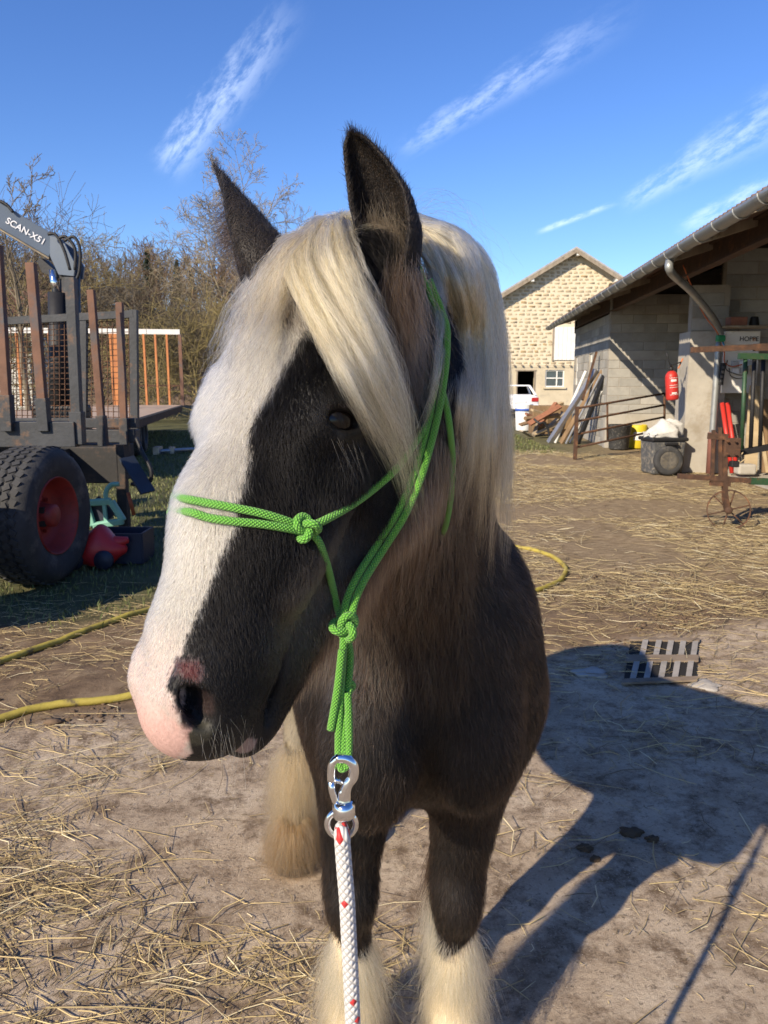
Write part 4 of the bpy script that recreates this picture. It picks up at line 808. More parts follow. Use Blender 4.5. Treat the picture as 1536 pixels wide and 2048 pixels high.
# ================================================================ THINGS ON THE LEFT
STAKE = mat('rust_painted_stake', (.19, .10, .065), (.11, .06, .042), 5, .8, metal=.1, wear=(.085, .085, .09), wear_scale=4, wear_amt=(.5, .68)); GREYST = mat('grey_steel_paint', (.055, .058, .064), (.033, .035, .038), 5, .6, metal=.2, wear=(.15, .085, .05), wear_scale=6, wear_amt=(.54, .68)); CHASSIS = mat('dark_chassis', (.035, .033, .032), (.02, .02, .02), 5, .75, wear=(.10, .06, .04), wear_scale=5)
BLUEG = mat('crane_blue_grey', (.105, .135, .18), (.085, .11, .15), 3, .45, bstr=.05); REDRIM = mat('red_rim', (.30, .035, .028), (.21, .024, .02), 5, .55, wear=(.12, .03, .025), wear_scale=7); CHROME = mat('polished_rod', (.75, .76, .78), (.7, .71, .73), 3, .12, metal=1, bstr=0)
def timber_trailer():
    root = empty('timber_trailer', (-2.9, 6.4, 0), 0, 'forestry timber trailer with rusty stakes, mesh headboard and crane arm', 'trailer')
    A = atY
    # wheels: the visible one and its tandem neighbour nearer the camera
    for Y, px in ((5.58, 122), (4.42, None)):
        c = A(122, 1040, 5.58); c = Vector((c.x-(.30 if px is None else 0), Y, .50)); M_ = Matrix.Rotation(math.pi/2, 3, 'Y') @ Matrix.Rotation(0, 3, 'Z'); turn = Matrix.Rotation(math.radians(-6), 3, 'Z'); M_ = turn @ M_
        prof = [(.285, -.02), (.33, .0), (.42, .012), (.465, -.005), (.485, -.035)]
        for k in range(4): y0 = -.05-.065*k; prof += [(.498, y0), (.499, y0-.045), (.484, y0-.05), (.484, y0-.06)]
        prof += [(.498, -.315), (.485, -.345), (.42, -.385), (.30, -.36), (.285, -.34)]
        ty = MB().lathe(prof, 64, c, M_).build('tyre', TYRE, root, True)
        # tread sipes
        si = MB()
        for rb, y0 in enumerate((-.072, -.137, -.202, -.267)):
            for j in range(46):
                t = 2*math.pi*(j+.5*(rb % 2))/46; q = c+M_ @ Vector((math.cos(t)*.5015, math.sin(t)*.5015, y0)); R3 = M_ @ Matrix.Rotation(t, 3, 'Z') @ Matrix.Rotation(.45 if rb % 2 else -.45, 3, 'X'); si.box(q, (.010, .040, .052), R3)
        si.build('tread', TYRE, ty)
        rm = MB().lathe([(.287, -.02), (.283, -.008), (.275, -.02), (.262, -.06), (.235, -.12), (.22, -.16), (.15, -.17), (.10, -.165), (.085, -.10), (.082, -.045), (.06, -.035), (0, -.03)], 40, c, M_).build('rim', REDRIM, root, True)
        for k in range(8):
            t = k*math.pi/4+.2; q = c+M_ @ Vector((math.cos(t)*.125, math.sin(t)*.125, -.155)); MB().lathe([(0, .03), (.012, .03), (.014, 0)], 6, q, M_).build('wheel_nut', REDRIM, rm)
    # chassis
    for x in (-2.95, -4.0): MB().box((x, 6.2, .76), (.10, 5.2, .20)).build('chassis_rail', CHASSIS, root)
    MB().box((-3.4, 5.58, .50), (1.9, .14, .14)).build('axle', CHASSIS, root); MB().box((-3.0, 5.1, .66), (.16, 1.7, .12)).build('bogie_beam', CHASSIS, root)
    a, b = A(-260, 868, 6.2), A(156, 868, 6.2); MB().box(((a.x+b.x)/2, 6.2, (a.z+b.z)/2), (b.x-a.x, .14, .20)).build('bolster', GREYST, root, False, .006)
    a, b = A(-60, 868, 7.3), A(272, 868, 7.3); MB().box(((a.x+b.x)/2, 7.36, a.z-.02), (b.x-a.x, .14, .12)).build('bolster', GREYST, root, False, .006); MB().box(((a.x+b.x)/2, 7.36, a.z+.10), (b.x-a.x, .08, .09)).build('bolster', GREYST, root, False, .006)
    st = [((-6, 490), (17, 862), 6.12, STAKE, .066), ((62, 526), (90, 862), 6.14, STAKE, .066), ((142, 555), (157, 888), 6.2, GREYST, .074), ((182, 580), (207, 892), 7.0, STAKE, .060), ((239, 605), (250, 892), 7.28, STAKE, .060), ((-75, 470), (-70, 862), 6.05, STAKE, .08)]
    for (t, bt, Y, m, w) in st:
        s = MB().beam(A(*bt, Y), A(*t, Y), w, w, (0, 1, 0)).build('stake', m, root, False, .004); q = A(*bt, Y); r = q.lerp(A(*t, Y), .20); MB().beam(q, r, w*1.3, w*1.3, (0, 1, 0)).build('sleeve', GREYST, s, False, .004)
    # headboard: frame, wire mesh
    Y = 7.8; f = lambda x, y: A(x, y, Y); tl, tr, bl, br = f(-160, 652), f(268, 628), f(-160, 846), f(270, 858)
    MB().beam(tl, tr, .07, .075, (0, 1, 0)).build('headboard_rail', GREYST, root); MB().beam(br, tr+Vector((0, 0, .04)), .07, .07, (0, 1, 0)).build('headboard_post', GREYST, root); MB().beam(f(168, 850), f(168, 634), .06, .06, (0, 1, 0)).build('headboard_post', GREYST, root)
    wm = MB(); n = 40
    for k in range(n+1):
        u = k/n; wm.beam(bl.lerp(br, u), tl.lerp(tr, u), .007, .007, (0, 1, 0))
    for k in range(21):
        u = k/20; wm.beam(bl.lerp(tl, u)+Vector((0, .008, 0)), br.lerp(tr, u)+Vector((0, .008, 0)), .007, .007, (0, 1, 0))
    wm.build('wire_mesh', RUST, root)
    # crane
    Yc = 8.35; g = lambda x, y, d=0: A(x, y, Yc+d)
    col = MB().tube([g(138, 858), g(141, 700), g(140, 540)], [.13, .11, .10], 14).build('crane_column', GREYST, root, True)
    cyl = MB().tube([g(120, 860, -.1), g(113, 585, -.1)], [.10, .085], 12).build('crane_cylinder', BLACKM, root, True); MB().tube([g(113, 588, -.1), g(105, 540, -.1)], .04, 10).build('piston_rod', CHROME, cyl, True)
    MB().box(g(125, 838), (.5, .4, .3)).build('crane_base', BLACKM, root, False, .03)
    P0_, P1_ = g(112, 498), g(-330, 236, -.4); ax = (P0_-P1_).normalized()
    boom = MB().beam(P1_, P0_, .19, .225, (0, 0, 1)).build('crane_boom', BLUEG, root, False, .008)
    up_ = Vector((0, 0, 1)); rt = ax.cross(up_).normalized(); up_ = rt.cross(ax).normalized(); front = rt if rt.y < 0 else -rt
    # underside plate, head plates
    MB().beam(P1_-up_*.12, P0_-up_*.12, .14, .02, (0, 0, 1)).build('wear_strip', OLDWOOD, boom)
    hd = [g(100, 472, -.12), g(124, 478, -.12), g(150, 528, -.12), g(147, 552, -.12), g(117, 549, -.12), g(100, 512, -.12)]; MB().prism(hd, (0, .03, 0)).build('boom_head', BLUEG, boom); MB().prism([p+Vector((0, .24, 0)) for p in hd], (0, .03, 0)).build('boom_head', BLUEG, boom)
    MB().prism([g(80, 515, -.09), g(118, 548, -.09), g(128, 560, -.09), g(84, 545, -.09), g(74, 522, -.09)], (0, .2, 0)).build('boom_link', BLACKM, boom)
    M_ = Matrix.Identity(4); M_.col[0][:3] = ax; M_.col[1][:3] = up_; M_.col[2][:3] = front; s = P0_-ax*.50; M_.translation = s-up_*.035+front*.101
    panel.txt('SCAN-X51', .088, None, mat('white_letter', (.75, .76, .78), (.7, .7, .72), 4, .5, bstr=0), boom, M=M_)
    for (x, y) in ((4, 430), (12, 437), (-5, 422)): q = g(x, y-2, -.0); MB().lathe([(0, .0), (.022, 0), (.022, .01), (0, .01)], 10, q+front*.101, Matrix.Rotation(math.pi/2, 3, 'X')).build('bolt', BLACKM, boom)
    for pts in ([(96, 468), (112, 470), (128, 500), (140, 540)], [(118, 476), (132, 474), (150, 498), (150, 540)], [(128, 482), (148, 474), (160, 500), (158, 545), (148, 566)], [(0, 402), (14, 410), (26, 424)], [(152, 572), (156, 585), (152, 606)]): MB().tube(catmull([g(x, y, -.2) for x, y in pts], 7), .016, 7).build('hydraulic_hose', BLACKM, boom, True)
    # under-frame boxes, support leg, hoop, plate
    MB().box(A(180, 925, 7.4), (.7, .5, .34)).build('tool_box', CHASSIS, root, False, .01); lg = A(241, 900, 7.2); MB().box((lg.x, lg.y, lg.z/2+.05), (.09, .09, lg.z)).build('support_leg', CHASSIS, root); MB().box((lg.x, lg.y, .03), (.24, .24, .04)).build('support_foot', CHASSIS, root)
    MB().beam(A(253, 915, 7.0), A(296, 985, 6.9), .16, .02, (0.9, -.6, .3)).build('step_plate', mat('dark_blue_plate', (.03, .04, .06), (.02, .028, .042), 4, .5), root)
    MB().tube(catmull([A(272, 875, 7.1), A(285, 905, 7.05), A(302, 940, 7.0), A(300, 962, 7.0), A(284, 970, 7.0), A(262, 968, 7.0)], 6), .018, 8).build('hoop', BLACKM, root, True); MB().tube([A(256, 985, 7.0), A(268, 1030, 7.0)], .018, 8).build('red_lever', mat('orange_lever', (.35, .09, .03), (.28, .07, .03), 5, .6), root, True)
timber_trailer()
ORANGE = mat('orange_stake_paint', (.48, .19, .06), (.36, .13, .045), 4, .7, wear=(.24, .10, .05), wear_scale=5)
def flatbed():
    zd = .77; wheel = ground(293, 912); far = atY(364, 809, 24.0); far.z = zd; t = Vector((far.x-wheel.x, far.y-wheel.y, 0)).normalized(); lft = Vector((-t.y, t.x, 0))
    root = empty('flatbed_trailer', (wheel.x, wheel.y, 0), 0, 'flatbed hay trailer with plywood deck and a rack of orange stakes', 'trailer'); Wd = 3.6
    n0 = Vector((wheel.x, wheel.y, zd))-t*4.6; f0 = Vector((far.x, far.y, zd)); nb_ = 12
    L_ = (f0-n0).length
    for k in range(nb_):
        a = n0+t*(L_*k/nb_+.008); b = n0+t*(L_*(k+1)/nb_-.008); MB().prism([a, b, b+lft*Wd, a+lft*Wd], (0, 0, .04)).build('deck_board', mat('deck_ply', (.42, .32, .24), (.30, .22, .16), 2.5, .85), root)
    MB().prism([n0-Vector((0, 0, .16)), f0-Vector((0, 0, .16)), f0-Vector((0, 0, .16))+lft*.08, n0-Vector((0, 0, .16))+lft*.08], (0, 0, .155)).build('side_rail', RUST, root)
    M_ = Matrix((-lft, t, Vector((0, 0, 1)))).transposed() @ Matrix.Rotation(math.pi/2, 3, 'Y')
    for d in (0, .95, -3.6):
        c = Vector((wheel.x, wheel.y, .37))+t*d+lft*.12; ty = MB().lathe([(.2, 0), (.30, .01), (.355, -.01), (.37, -.05), (.37, -.18), (.355, -.22), (.2, -.22)], 28, c, M_).build('tyre', TYRE, root, True); MB().lathe([(.2, 0), (.17, -.05), (.08, -.06), (0, -.04)], 20, c, M_).build('rim', GREYST, ty, True)
    MB().beam(Vector((wheel.x, wheel.y, .37))+lft*.2, Vector((wheel.x, wheel.y, .37))+lft*3.2, .1, .1).build('axle', CHASSIS, root)
    # rack at the far end
    zt = atY(360, 664, f0.y).z; 
    def along(px): # place on the rack line for a pixel column
        best = min(np.linspace(-.1, 6.0, 400), key=lambda u: abs(768+FPX*((f0+lft*u+Vector((0, 0, .8))-CC).dot(CR))/((f0+lft*u+Vector((0, 0, .8))-CC).dot(CF))-px)); return f0+lft*best
    a, b = along(363), along(22)
    for k in range(5): MB().beam(a.lerp(b, k/5)+Vector((0, 0, zt-zd)), a.lerp(b, (k+.985)/5)+Vector((0, 0, zt-zd)), .06, .15).build('top_rail', WHITEP, root)
    MB().beam(a+Vector((0, 0, .62)), along(275)+Vector((0, 0, .62)), .05, .05).build('cross_rail', RUST, root)
    for px, w, m in ((363, .10, STAKE), (338, .06, ORANGE), (315, .06, ORANGE), (292, .06, ORANGE), (246, .06, ORANGE), (234, .17, ORANGE), (226, .06, ORANGE), (200, .06, ORANGE), (104, .07, ORANGE), (52, .06, ORANGE), (40, .06, ORANGE)):
        q = along(px); MB().beam(q+Vector((0, 0, .02)), q+Vector((0, -.02, zt-zd-.07)), w, .06, (0, 1, 0)).build('rack_stake', m, root)
flatbed()
def toys():
    MINT = mat('mint_plastic', (.22, .46, .36), (.18, .40, .31), 4, .45, bstr=.05); TOYR = mat('toy_red_plastic', (.52, .03, .03), (.45, .022, .025), 4, .4, bstr=.05); NAVY = mat('navy_plastic', (.025, .03, .05), (.018, .02, .035), 5, .5)
    Y = 6.95; A = lambda x, y, d=0: atY(x, y, Y+d)
    root = empty('mint_toy_frame', tuple(ground(205, 1060)), 0, 'mint green plastic toy frame tipped on its side under the trailer', 'toy')
    for a, b in (((172, 1006), (222, 1002)), ((222, 1002), (247, 1042)), ((247, 1042), (186, 1052)), ((186, 1052), (172, 1006))): MB().beam(A(*a), A(*b), .06, .05, (0, 1, .2)).build('frame_side', MINT, root, False, .012)
    MB().tube(catmull([A(212, 1004), A(212, 984), A(222, 970), A(238, 968)], 6), .022, 8).build('handle', MINT, root, True); MB().beam(A(208, 1006), A(213, 1048), .03, .03, (0, 1, 0)).build('divider', MINT, root); MB().beam(A(180, 1040, .05), A(214, 1010, .05), .22, .03, (0, 1, 0)).build('panel', NAVY, root)
    root = empty('navy_crate', tuple(ground(250, 1106)), 0, 'open dark navy plastic crate on the grass in front of the mint toy', 'crate'); c = A(247, 1082, -.62); 
    for (dx, dy, w, d) in ((-.2, 0, .02, .3), (.2, 0, .02, .3), (0, -.15, .4, .02), (0, .15, .4, .02)): MB().box((c.x+dx, c.y+dy, .125), (w, d, .25), None, 1.0).build('side', NAVY, root)
    MB().box((c.x, c.y, .012), (.4, .3, .02)).build('bottom', NAVY, root)
    root = empty('red_toy', tuple(ground(190, 1128)), 0, 'glossy red plastic ride-on toy lying behind the big tyre', 'toy'); q = A(190, 1096, -.85)
    bm = bmesh.new(); bmesh.ops.create_icosphere(bm, subdivisions=4, radius=1)
    for v in bm.verts:
        k = v.co; s = 1-.35*max(0, k.x)**2; k.y *= s*.16; k.z *= s*.17*(1+.25*math.sin(k.x*6)); k.x *= .26; k.z = max(k.z, -.12)
    me = bpy.data.meshes.new('body'); bm.to_mesh(me); bm.free(); me.shade_smooth(); o = link('body', me, TOYR, root); o.location = Vector((q.x-root.location.x, q.y-root.location.y, .14))
    MB().lathe([(0, .13), (.025, .125), (.06, .0), (.065, -.02), (0, -.02)], 14, A(226, 1086, -.85), Matrix.Rotation(1.35, 3, 'Y')).build('nose_cone', TOYR, root, True)
    for s in (-.12, .12): MB().lathe([(0, -.03), (.07, -.03), (.08, 0), (.07, .03), (0, .03)], 16, (q.x+s, q.y-.15, .08), Matrix.Rotation(math.pi/2, 3, 'X')).build('wheel', NAVY, root, True)
    root = empty('tow_bar', tuple(ground(345, 908)), 0, 'galvanised tow bar lying on the grass beyond the trailer', 'bar'); g0, g1 = ground(312, 909), ground(392, 904)
    MB().tube([g0+Vector((0, 0, .06)), g1+Vector((0, 0, .06))], .045, 10).build('tube', STEEL, root, True); MB().box(g0.lerp(g1, .05)+Vector((0, 0, .08)), (.12, .3, .16)).build('flange', STEEL, root); MB().box(g0.lerp(g1, .4)+Vector((0, 0, .07)), (.1, .14, .14)).build('collar', STEEL, root)
toys()
# ================================================================ THE HORSE
HY, HP, HR = .74, .484, .04
_f0 = np.array([-math.sin(HY), -math.cos(HY), 0]); _lf = np.array([math.cos(HY), -math.sin(HY), 0]); _z = np.array([0, 0, 1.0])
HA = math.sin(HP)*_f0-math.cos(HP)*_z; _n = math.cos(HP)*_f0+math.sin(HP)*_z
HS = math.cos(HR)*_lf+math.sin(HR)*_n; HN = math.cos(HR)*_n-math.sin(HR)*_lf
HO = np.array([-.082, .884, 1.6137])
HB = np.stack([HA, HS, HN])                          # rows: along face, to the horse's left, out of the face
def hw(l, s, n): return HO+l*HA+s*HS+n*HN            # head place -> world
def hl(P): return (np.asarray(P)-HO) @ HB.T          # world -> head place
def axis_grid(segs):
    out = [np.arange(a, b-1e-9, st) for a, b, st in segs]; return np.concatenate(out+[[segs[-1][1]]]).astype(np.float32)
GX = axis_grid([(-.52, -.36, .011), (-.36, .13, .0042), (.13, .40, .011)])
GY = axis_grid([(.60, 1.06, .0042), (1.06, 2.75, .012)])
GZ = axis_grid([(-.02, 1.0, .011), (1.0, 1.72, .0042)])
SD = np.full((len(GX), len(GY), len(GZ)), 1.0, np.float32)
def sub(c, ext, fn, k, op='u'):
    i = []
    for g, cc, e in ((GX, c[0], ext[0]), (GY, c[1], ext[1]), (GZ, c[2], ext[2])):
        a, b = np.searchsorted(g, cc-e-.06-k), np.searchsorted(g, cc+e+.06+k); i.append(slice(max(a, 0), min(b, len(g))))
    P = np.stack(np.meshgrid(GX[i[0]], GY[i[1]], GZ[i[2]], indexing='ij'), -1)
    d = fn(P); o = SD[i[0], i[1], i[2]]
    if op == 'u':
        h = np.maximum(k-np.abs(o-d), 0)/k; SD[i[0], i[1], i[2]] = np.minimum(o, d)-h*h*k*.25
    else:
        d = -d; h = np.maximum(k-np.abs(o-d), 0)/k; SD[i[0], i[1], i[2]] = np.maximum(o, d)+h*h*k*.25
def ell(c, r, B=None, k=.04, op='u'):
    B = np.eye(3) if B is None else np.asarray(B); r = np.asarray(r, float); c = np.asarray(c, float)
    ext = np.abs(B.T*r).max(1) if False else np.sqrt(((B*r[:, None])**2).sum(0))
    def fn(P):
        q = (P-c.astype(np.float32)) @ B.T.astype(np.float32); k0 = np.sqrt(((q/r)**2).sum(-1)); k1 = np.sqrt(((q/r**2)**2).sum(-1))+1e-9
        return (k0*(k0-1)/k1).astype(np.float32)
    sub(c, ext, fn, k, op)
def cone(a, b, ra, rb, k=.04, lat=None, sc=1.0, op='u'):
    a = np.asarray(a, float); b = np.asarray(b, float); L2 = ((b-a)**2).sum()
    def fn(P):
        pa = P-a.astype(np.float32); t = np.clip((pa @ (b-a).astype(np.float32))/L2, 0, 1)
        q = pa-t[..., None]*(b-a).astype(np.float32)
        if lat is not None: q = q+((q @ lat.astype(np.float32))*(1/sc-1))[..., None]*lat.astype(np.float32)
        return (np.sqrt((q**2).sum(-1))-(ra+(rb-ra)*t)).astype(np.float32)*(min(1, sc) if lat is not None else 1)
    m = max(ra, rb); sub((a+b)/2, np.abs(b-a)/2+m*max(1, sc), fn, k, op)
def he(l, s, n, rl, rs, rn, k=.03, op='u', tilt=0.0, yaw=0.0):
    """ellipsoid in head coordinates; tilt turns it in the l-n plane"""
    ct, st = math.cos(tilt), math.sin(tilt)
    B = np.stack([HA*ct+HN*st, HS, HN*ct-HA*st])
    if yaw:
        cy, sy = math.cos(yaw), math.sin(yaw); B = np.stack([B[0]*cy+B[1]*sy, B[1]*cy-B[0]*sy, B[2]])
    ell(hw(l, s, n), (rl, rs, rn), B, k, op)
def hc(a, b, ra, rb, k=.03, sc=None, op='u'):
    cone(hw(*a), hw(*b), ra, rb, k, HS if sc else None, sc or 1.0, op)
def sculpt():
    # --- skull
    he(.035, 0, -.080, .10, .070, .075)
    he(.140, 0, -.060, .15, .092, .072, .05)
    hc((.17, 0, -.074), (.315, 0, -.068), .084, .080, .03, .98)
    hc((.315, 0, -.068), (.43, 0, -.066), .080, .064, .03, .98)          # nose bridge
    hc((.20, 0, -.125), (.44, 0, -.105), .075, .052, .03, .85)          # cheek and jaw bars
    for s in (1, -1):
        he(.200, s*.070, -.052, .055, .032, .042, .04)                  # orbit
        hc((.165, s*.088, -.030), (.215, s*.092, -.027), .012, .010, .03)  # brow bone
        he(.135, s*.060, -.160, .130, .038, .092, .04, tilt=-.25)       # round cheek
        hc((.245, s*.080, -.092), (.375, s*.062, -.094), .018, .010, .03)  # facial crest
        hc((.22, s*.036, -.205), (.45, s*.022, -.155), .034, .024, .04)  # lower jaw
        he(.03, s*.062, -.05, .04, .03, .045, .03)                      # ear root
    # --- muzzle
    he(.480, 0, -.072, .085, .060, .056, .04)
    he(.508, 0, -.080, .046, .056, .050, .03)
    he(.531, .0, -.100, .024, .044, .030, .025)                         # upper lip
    he(.517, 0, -.150, .040, .036, .026, .02)                           # lower lip and chin
    he(.485, 0, -.158, .04, .034, .024, .03)
    for s in (1, -1):
        he(.488, s*.040, -.044, .034, .020, .026, .02, tilt=.5)         # flange of the nostril
        he(.515, s*.040, -.068, .022, .016, .030, .015)
        he(.508, s*.053, -.040, .024, .022, .0105, .010, 's', tilt=-.85)    # nostril
        he(.500, s*.040, -.040, .014, .022, .008, .008, 's', tilt=-.85)
        he(.485, s*.050, -.138, .055, .022, .0035, .007, 's', tilt=-.30)  # mouth line
        he(.201, s*.108, -.052, .0135, .018, .0250, .006, 's', tilt=-.22)   # eye opening
        hc((.192, s*.103, -.079), (.183, s*.1055, -.052), .004, .0065, .008); hc((.183, s*.1055, -.052), (.197, s*.096, -.024), .0065, .004, .008)   # upper lid
        hc((.196, s*.103, -.079), (.218, s*.104, -.054), .003, .0042, .008); hc((.218, s*.104, -.054), (.210, s*.096, -.026), .0042, .003, .008)     # lower lid
    # --- neck
    ln = np.array([.94, .34, 0]); ln = ln/np.linalg.norm(ln)
    cone((-.035, 1.00, 1.49), (.050, 1.16, 1.38), .095, .125, .06, ln, .82); cone((.050, 1.16, 1.38), (.062, 1.36, 1.20), .125, .165, .06, ln, .76)
    cone((-.030, 1.01, 1.555), (.062, 1.18, 1.50), .05, .062, .06, ln, .85); cone((.062, 1.18, 1.50), (.045, 1.62, 1.28), .062, .085, .06, ln, .75)
    cone((-.035, .99, 1.40), (.075, 1.30, 1.05), .075, .15, .07, ln, .85)
    # --- trunk
    la = np.array([.966, .26, 0]); lo = np.array([-.26, .966, 0]); TB = np.stack([la, lo, _z])
    ell((.062, 1.42, .94), (.180, .25, .275), TB, .08)
    ell((-.04, 1.87, .97), (.25, .50, .30), TB, .08)
    ell((-.16, 2.32, 1.06), (.25, .30, .28), TB, .08)
    ell((.01, 1.66, 1.20), (.10, .30, .14), TB, .1)
    for s in (1, -1):
        q = np.array([.065, 1.36, .95])+la*s*.132
        ell(q, (.085, .14, .22), TB, .06)
        ell(np.array([.064, 1.20, .87])+la*s*.088, (.085, .078, .14), TB, .026)
    ell((.085, 1.24, 1.02), (.14, .10, .16), TB, .06)
    # --- legs: front left / right, hind right / left
    for (ex, kx) in ((.188, .150), (-.045, -.068)):
        cone((ex, 1.42, .86), (kx, 1.45, .46), .100, .053, .10)
        ell((kx, 1.435, .405), (.051, .055, .068), None, .04)
        cone((kx, 1.45, .37), (kx, 1.46, .14), .040, .036, .02)
        ell((kx, 1.455, .125), (.046, .052, .05), None, .03)
        cone((kx, 1.45, .12), (kx, 1.41, .055), .04, .05, .02)
    for (hx, hy, tx) in ((-.272, 2.17, -.24), (-.095, 2.26, -.05)):
        ell((tx, 2.25, .85), (.12, .20, .24), TB, .06)
        cone((tx, 2.20, .75), (hx, hy+.15, .50), .12, .062, .05)
        ell((hx, hy+.15, .47), (.048, .06, .075), None, .03)
        cone((hx, hy+.14, .46), (hx, hy+.07, .15), .045, .037, .02)
        ell((hx, hy+.06, .125), (.046, .052, .05), None, .03)
        cone((hx, hy+.05, .12), (hx, hy, .055), .04, .05, .02)
sculpt()
def surface_nets():
    S = SD < 0; nx, ny, nz = S.shape
    c = np.zeros((nx-1, ny-1, nz-1), np.uint8)
    for dx in (0, 1):
        for dy in (0, 1):
            for dz in (0, 1): c += S[dx:nx-1+dx, dy:ny-1+dy, dz:nz-1+dz]
    act = (c > 0) & (c < 8); idx = np.full(act.shape, -1, np.int64); I = np.argwhere(act); idx[act] = np.arange(len(I))
    acc = np.zeros((len(I), 3)); cnt = np.zeros(len(I)); G = (GX, GY, GZ)
    corners = [(a, b, d) for a in (0, 1) for b in (0, 1) for d in (0, 1)]
    for a in corners:
        for ax in range(3):
            if a[ax]: continue
            b = list(a); b[ax] = 1
            ia = I+np.array(a); ib = I+np.array(b)
            va = SD[ia[:, 0], ia[:, 1], ia[:, 2]]; vb = SD[ib[:, 0], ib[:, 1], ib[:, 2]]
            m = (va < 0) != (vb < 0); t = np.where(m, va/np.where(m, va-vb, 1), 0)
            p = np.stack([G[j][ia[:, j]]+(t*(G[j][ib[:, j]]-G[j][ia[:, j]]) if j == ax else 0) for j in range(3)], 1)
            acc[m] += p[m]; cnt[m] += 1
    V = acc/cnt[:, None]; F = []
    for ax in range(3):
        sa = [slice(None)]*3; sb = [slice(None)]*3; sa[ax] = slice(0, -1); sb[ax] = slice(1, None)
        A, B = S[tuple(sa)], S[tuple(sb)]
        E = np.argwhere(A != B); o1, o2 = [j for j in range(3) if j != ax]
        ok = (E[:, o1] > 0) & (E[:, o2] > 0) & (E[:, o1] < act.shape[o1]) & (E[:, o2] < act.shape[o2]); E = E[ok]
        flip = A[tuple(E.T)]
        q = []
        for d1, d2 in ((-1, -1), (0, -1), (0, 0), (-1, 0)):
            e = E.copy(); e[:, o1] += d1; e[:, o2] += d2; q.append(idx[tuple(e.T)])
        q = np.stack(q, 1)
        if ax == 1: flip = ~flip
        q[~flip] = q[~flip][:, ::-1]; F.append(q)
    return V, np.concatenate(F)
HV, HF = surface_nets()
def smooth_mesh(V, F, it, lam=.5):
    E = np.concatenate([F[:, [i, (i+1) % 4]] for i in range(4)]); E = np.concatenate([E, E[:, ::-1]])
    deg = np.bincount(E[:, 0], minlength=len(V))[:, None]
    for i in range(it):
        for f in (lam, -lam*1.03):
            s = np.stack([np.bincount(E[:, 0], V[E[:, 1], j], minlength=len(V)) for j in range(3)], 1)/deg
            V = V+f*(s-V)
    return V
HV = smooth_mesh(HV, HF, 4)
HBVH = BVHTree.FromPolygons([tuple(v) for v in HV], [tuple(f) for f in HF])
def hit(px, py):
    d = ray(px, py).normalized(); r = HBVH.ray_cast(CC, d)
    return (r[0], d) if r[0] is not None else (None, d)
# ---------------------------------------------------------------- ears: rolled leaf-shaped shells
def ear(base, tip, bulge, opening, rmax, prof, curl0, curl1, nt=34, na=28, tips=None):
    base, tip = np.array(base), np.array(tip); ax = tip-base; L = np.linalg.norm(ax); ax = ax/L
    op = np.array(opening, float); op -= ax*(op@ax); op /= np.linalg.norm(op); sd = np.cross(ax, op)
    V = []; F = []
    for side in (0, 1):
        for i in range(nt):
            t = i/(nt-1); c = base+ax*L*t+np.array(bulge)*math.sin(math.pi*t)
            r = rmax*np.interp(t, [p[0] for p in prof], [p[1] for p in prof])
            if side: r = max(r-.0035*min(1, r/.008), r*.55)
            ph = np.interp(t, [0, .35, .8, 1], [curl0, (curl0+curl1)/2+.1, curl1, curl1])
            for j in range(na):
                a = (j/(na-1)*2-1)*ph
                V.append(c+(-op*math.cos(a)*1.0+sd*math.sin(a))*r+op*r*.25)
    n = nt*na
    for i in range(nt-1):
        for j in range(na-1):
            a = i*na+j; F.append((a, a+1, a+1+na, a+na)); b = n+a; F.append((b+na, b+1+na, b+1, b))
        a = i*na; F.append((a+na, n+a+na, n+a, a)); a = i*na+na-1; F.append((a, n+a, n+a+na, a+na))
    for j in range(na-1):
        a = (nt-1)*na+j; F.append((a, a+1, n+a+1, n+a))
    return np.array(V), np.array(F)
EAR_PROF = [(0, .5), (.2, .80), (.42, 1.0), (.65, .92), (.82, .66), (.93, .42), (.98, .22), (1, .06)]
EAR_PROF2 = [(0, 1.0), (.25, 1.0), (.5, .84), (.75, .50), (.9, .27), (1, .07)]
_h = hit(786, 628); eb = np.array(_h[0]+_h[1]*.022)
e1 = ear(eb, atY(702, 264, .845), (.017, 0, 0), (-.30, -1, .1), .0345, EAR_PROF, 2.85, 1.7)
_h = hit(566, 560); eb2 = np.array(_h[0]+_h[1]*.035)
e2 = ear(eb2, atY(431, 338, .965), (-.004, .0, -.004), (-.85, -.30, -.45), .036, EAR_PROF2, 2.5, 1.6)
nb = len(HV); EV = np.concatenate([e1[0], e2[0]]); EF = np.concatenate([e1[1]+nb, e2[1]+nb+len(e1[0])])
AV = np.concatenate([HV, EV]); AF = np.concatenate([HF, EF])
horse_me = fast_mesh('horse', AV, AF, True)
# ---------------------------------------------------------------- coat pattern, in head coordinates
def wrapang(q): return np.arctan2(q[..., 1], q[..., 2]+.078)
_bl = [(655, 560), (632, 610), (596, 690), (552, 770), (512, 830), (500, 870), (505, 905), (495, 950), (478, 1000), (470, 1060), (448, 1100), (428, 1150), (408, 1200), (390, 1240), (366, 1300),
       (346, 1340), (334, 1370), (345, 1392), (362, 1440), (372, 1475), (384, 1506)]
_lp = []
for p in _bl:
    h, d = hit(*p)
    if h is not None:
        q = hl(np.array(h)); _lp.append((q[0], float(wrapang(q))))
_lp.sort(); _lp = np.array(_lp)
def head_noise(q, f=40):
    return np.sin(q[..., 0]*f*2.1+q[..., 1]*f*1.3)*np.sin(q[..., 0]*f*.9-q[..., 1]*f*2.7+1.3)
BLACK = np.array([.0030, .0025, .0026]); BROWN = np.array([.014, .0088, .0060]); WHITE = np.array([.385, .36, .315]); PINK = np.array([.50, .355, .315])
CREAM = np.array([.66, .55, .38]); CHEEK_LIT = np.array([.095, .078, .064])
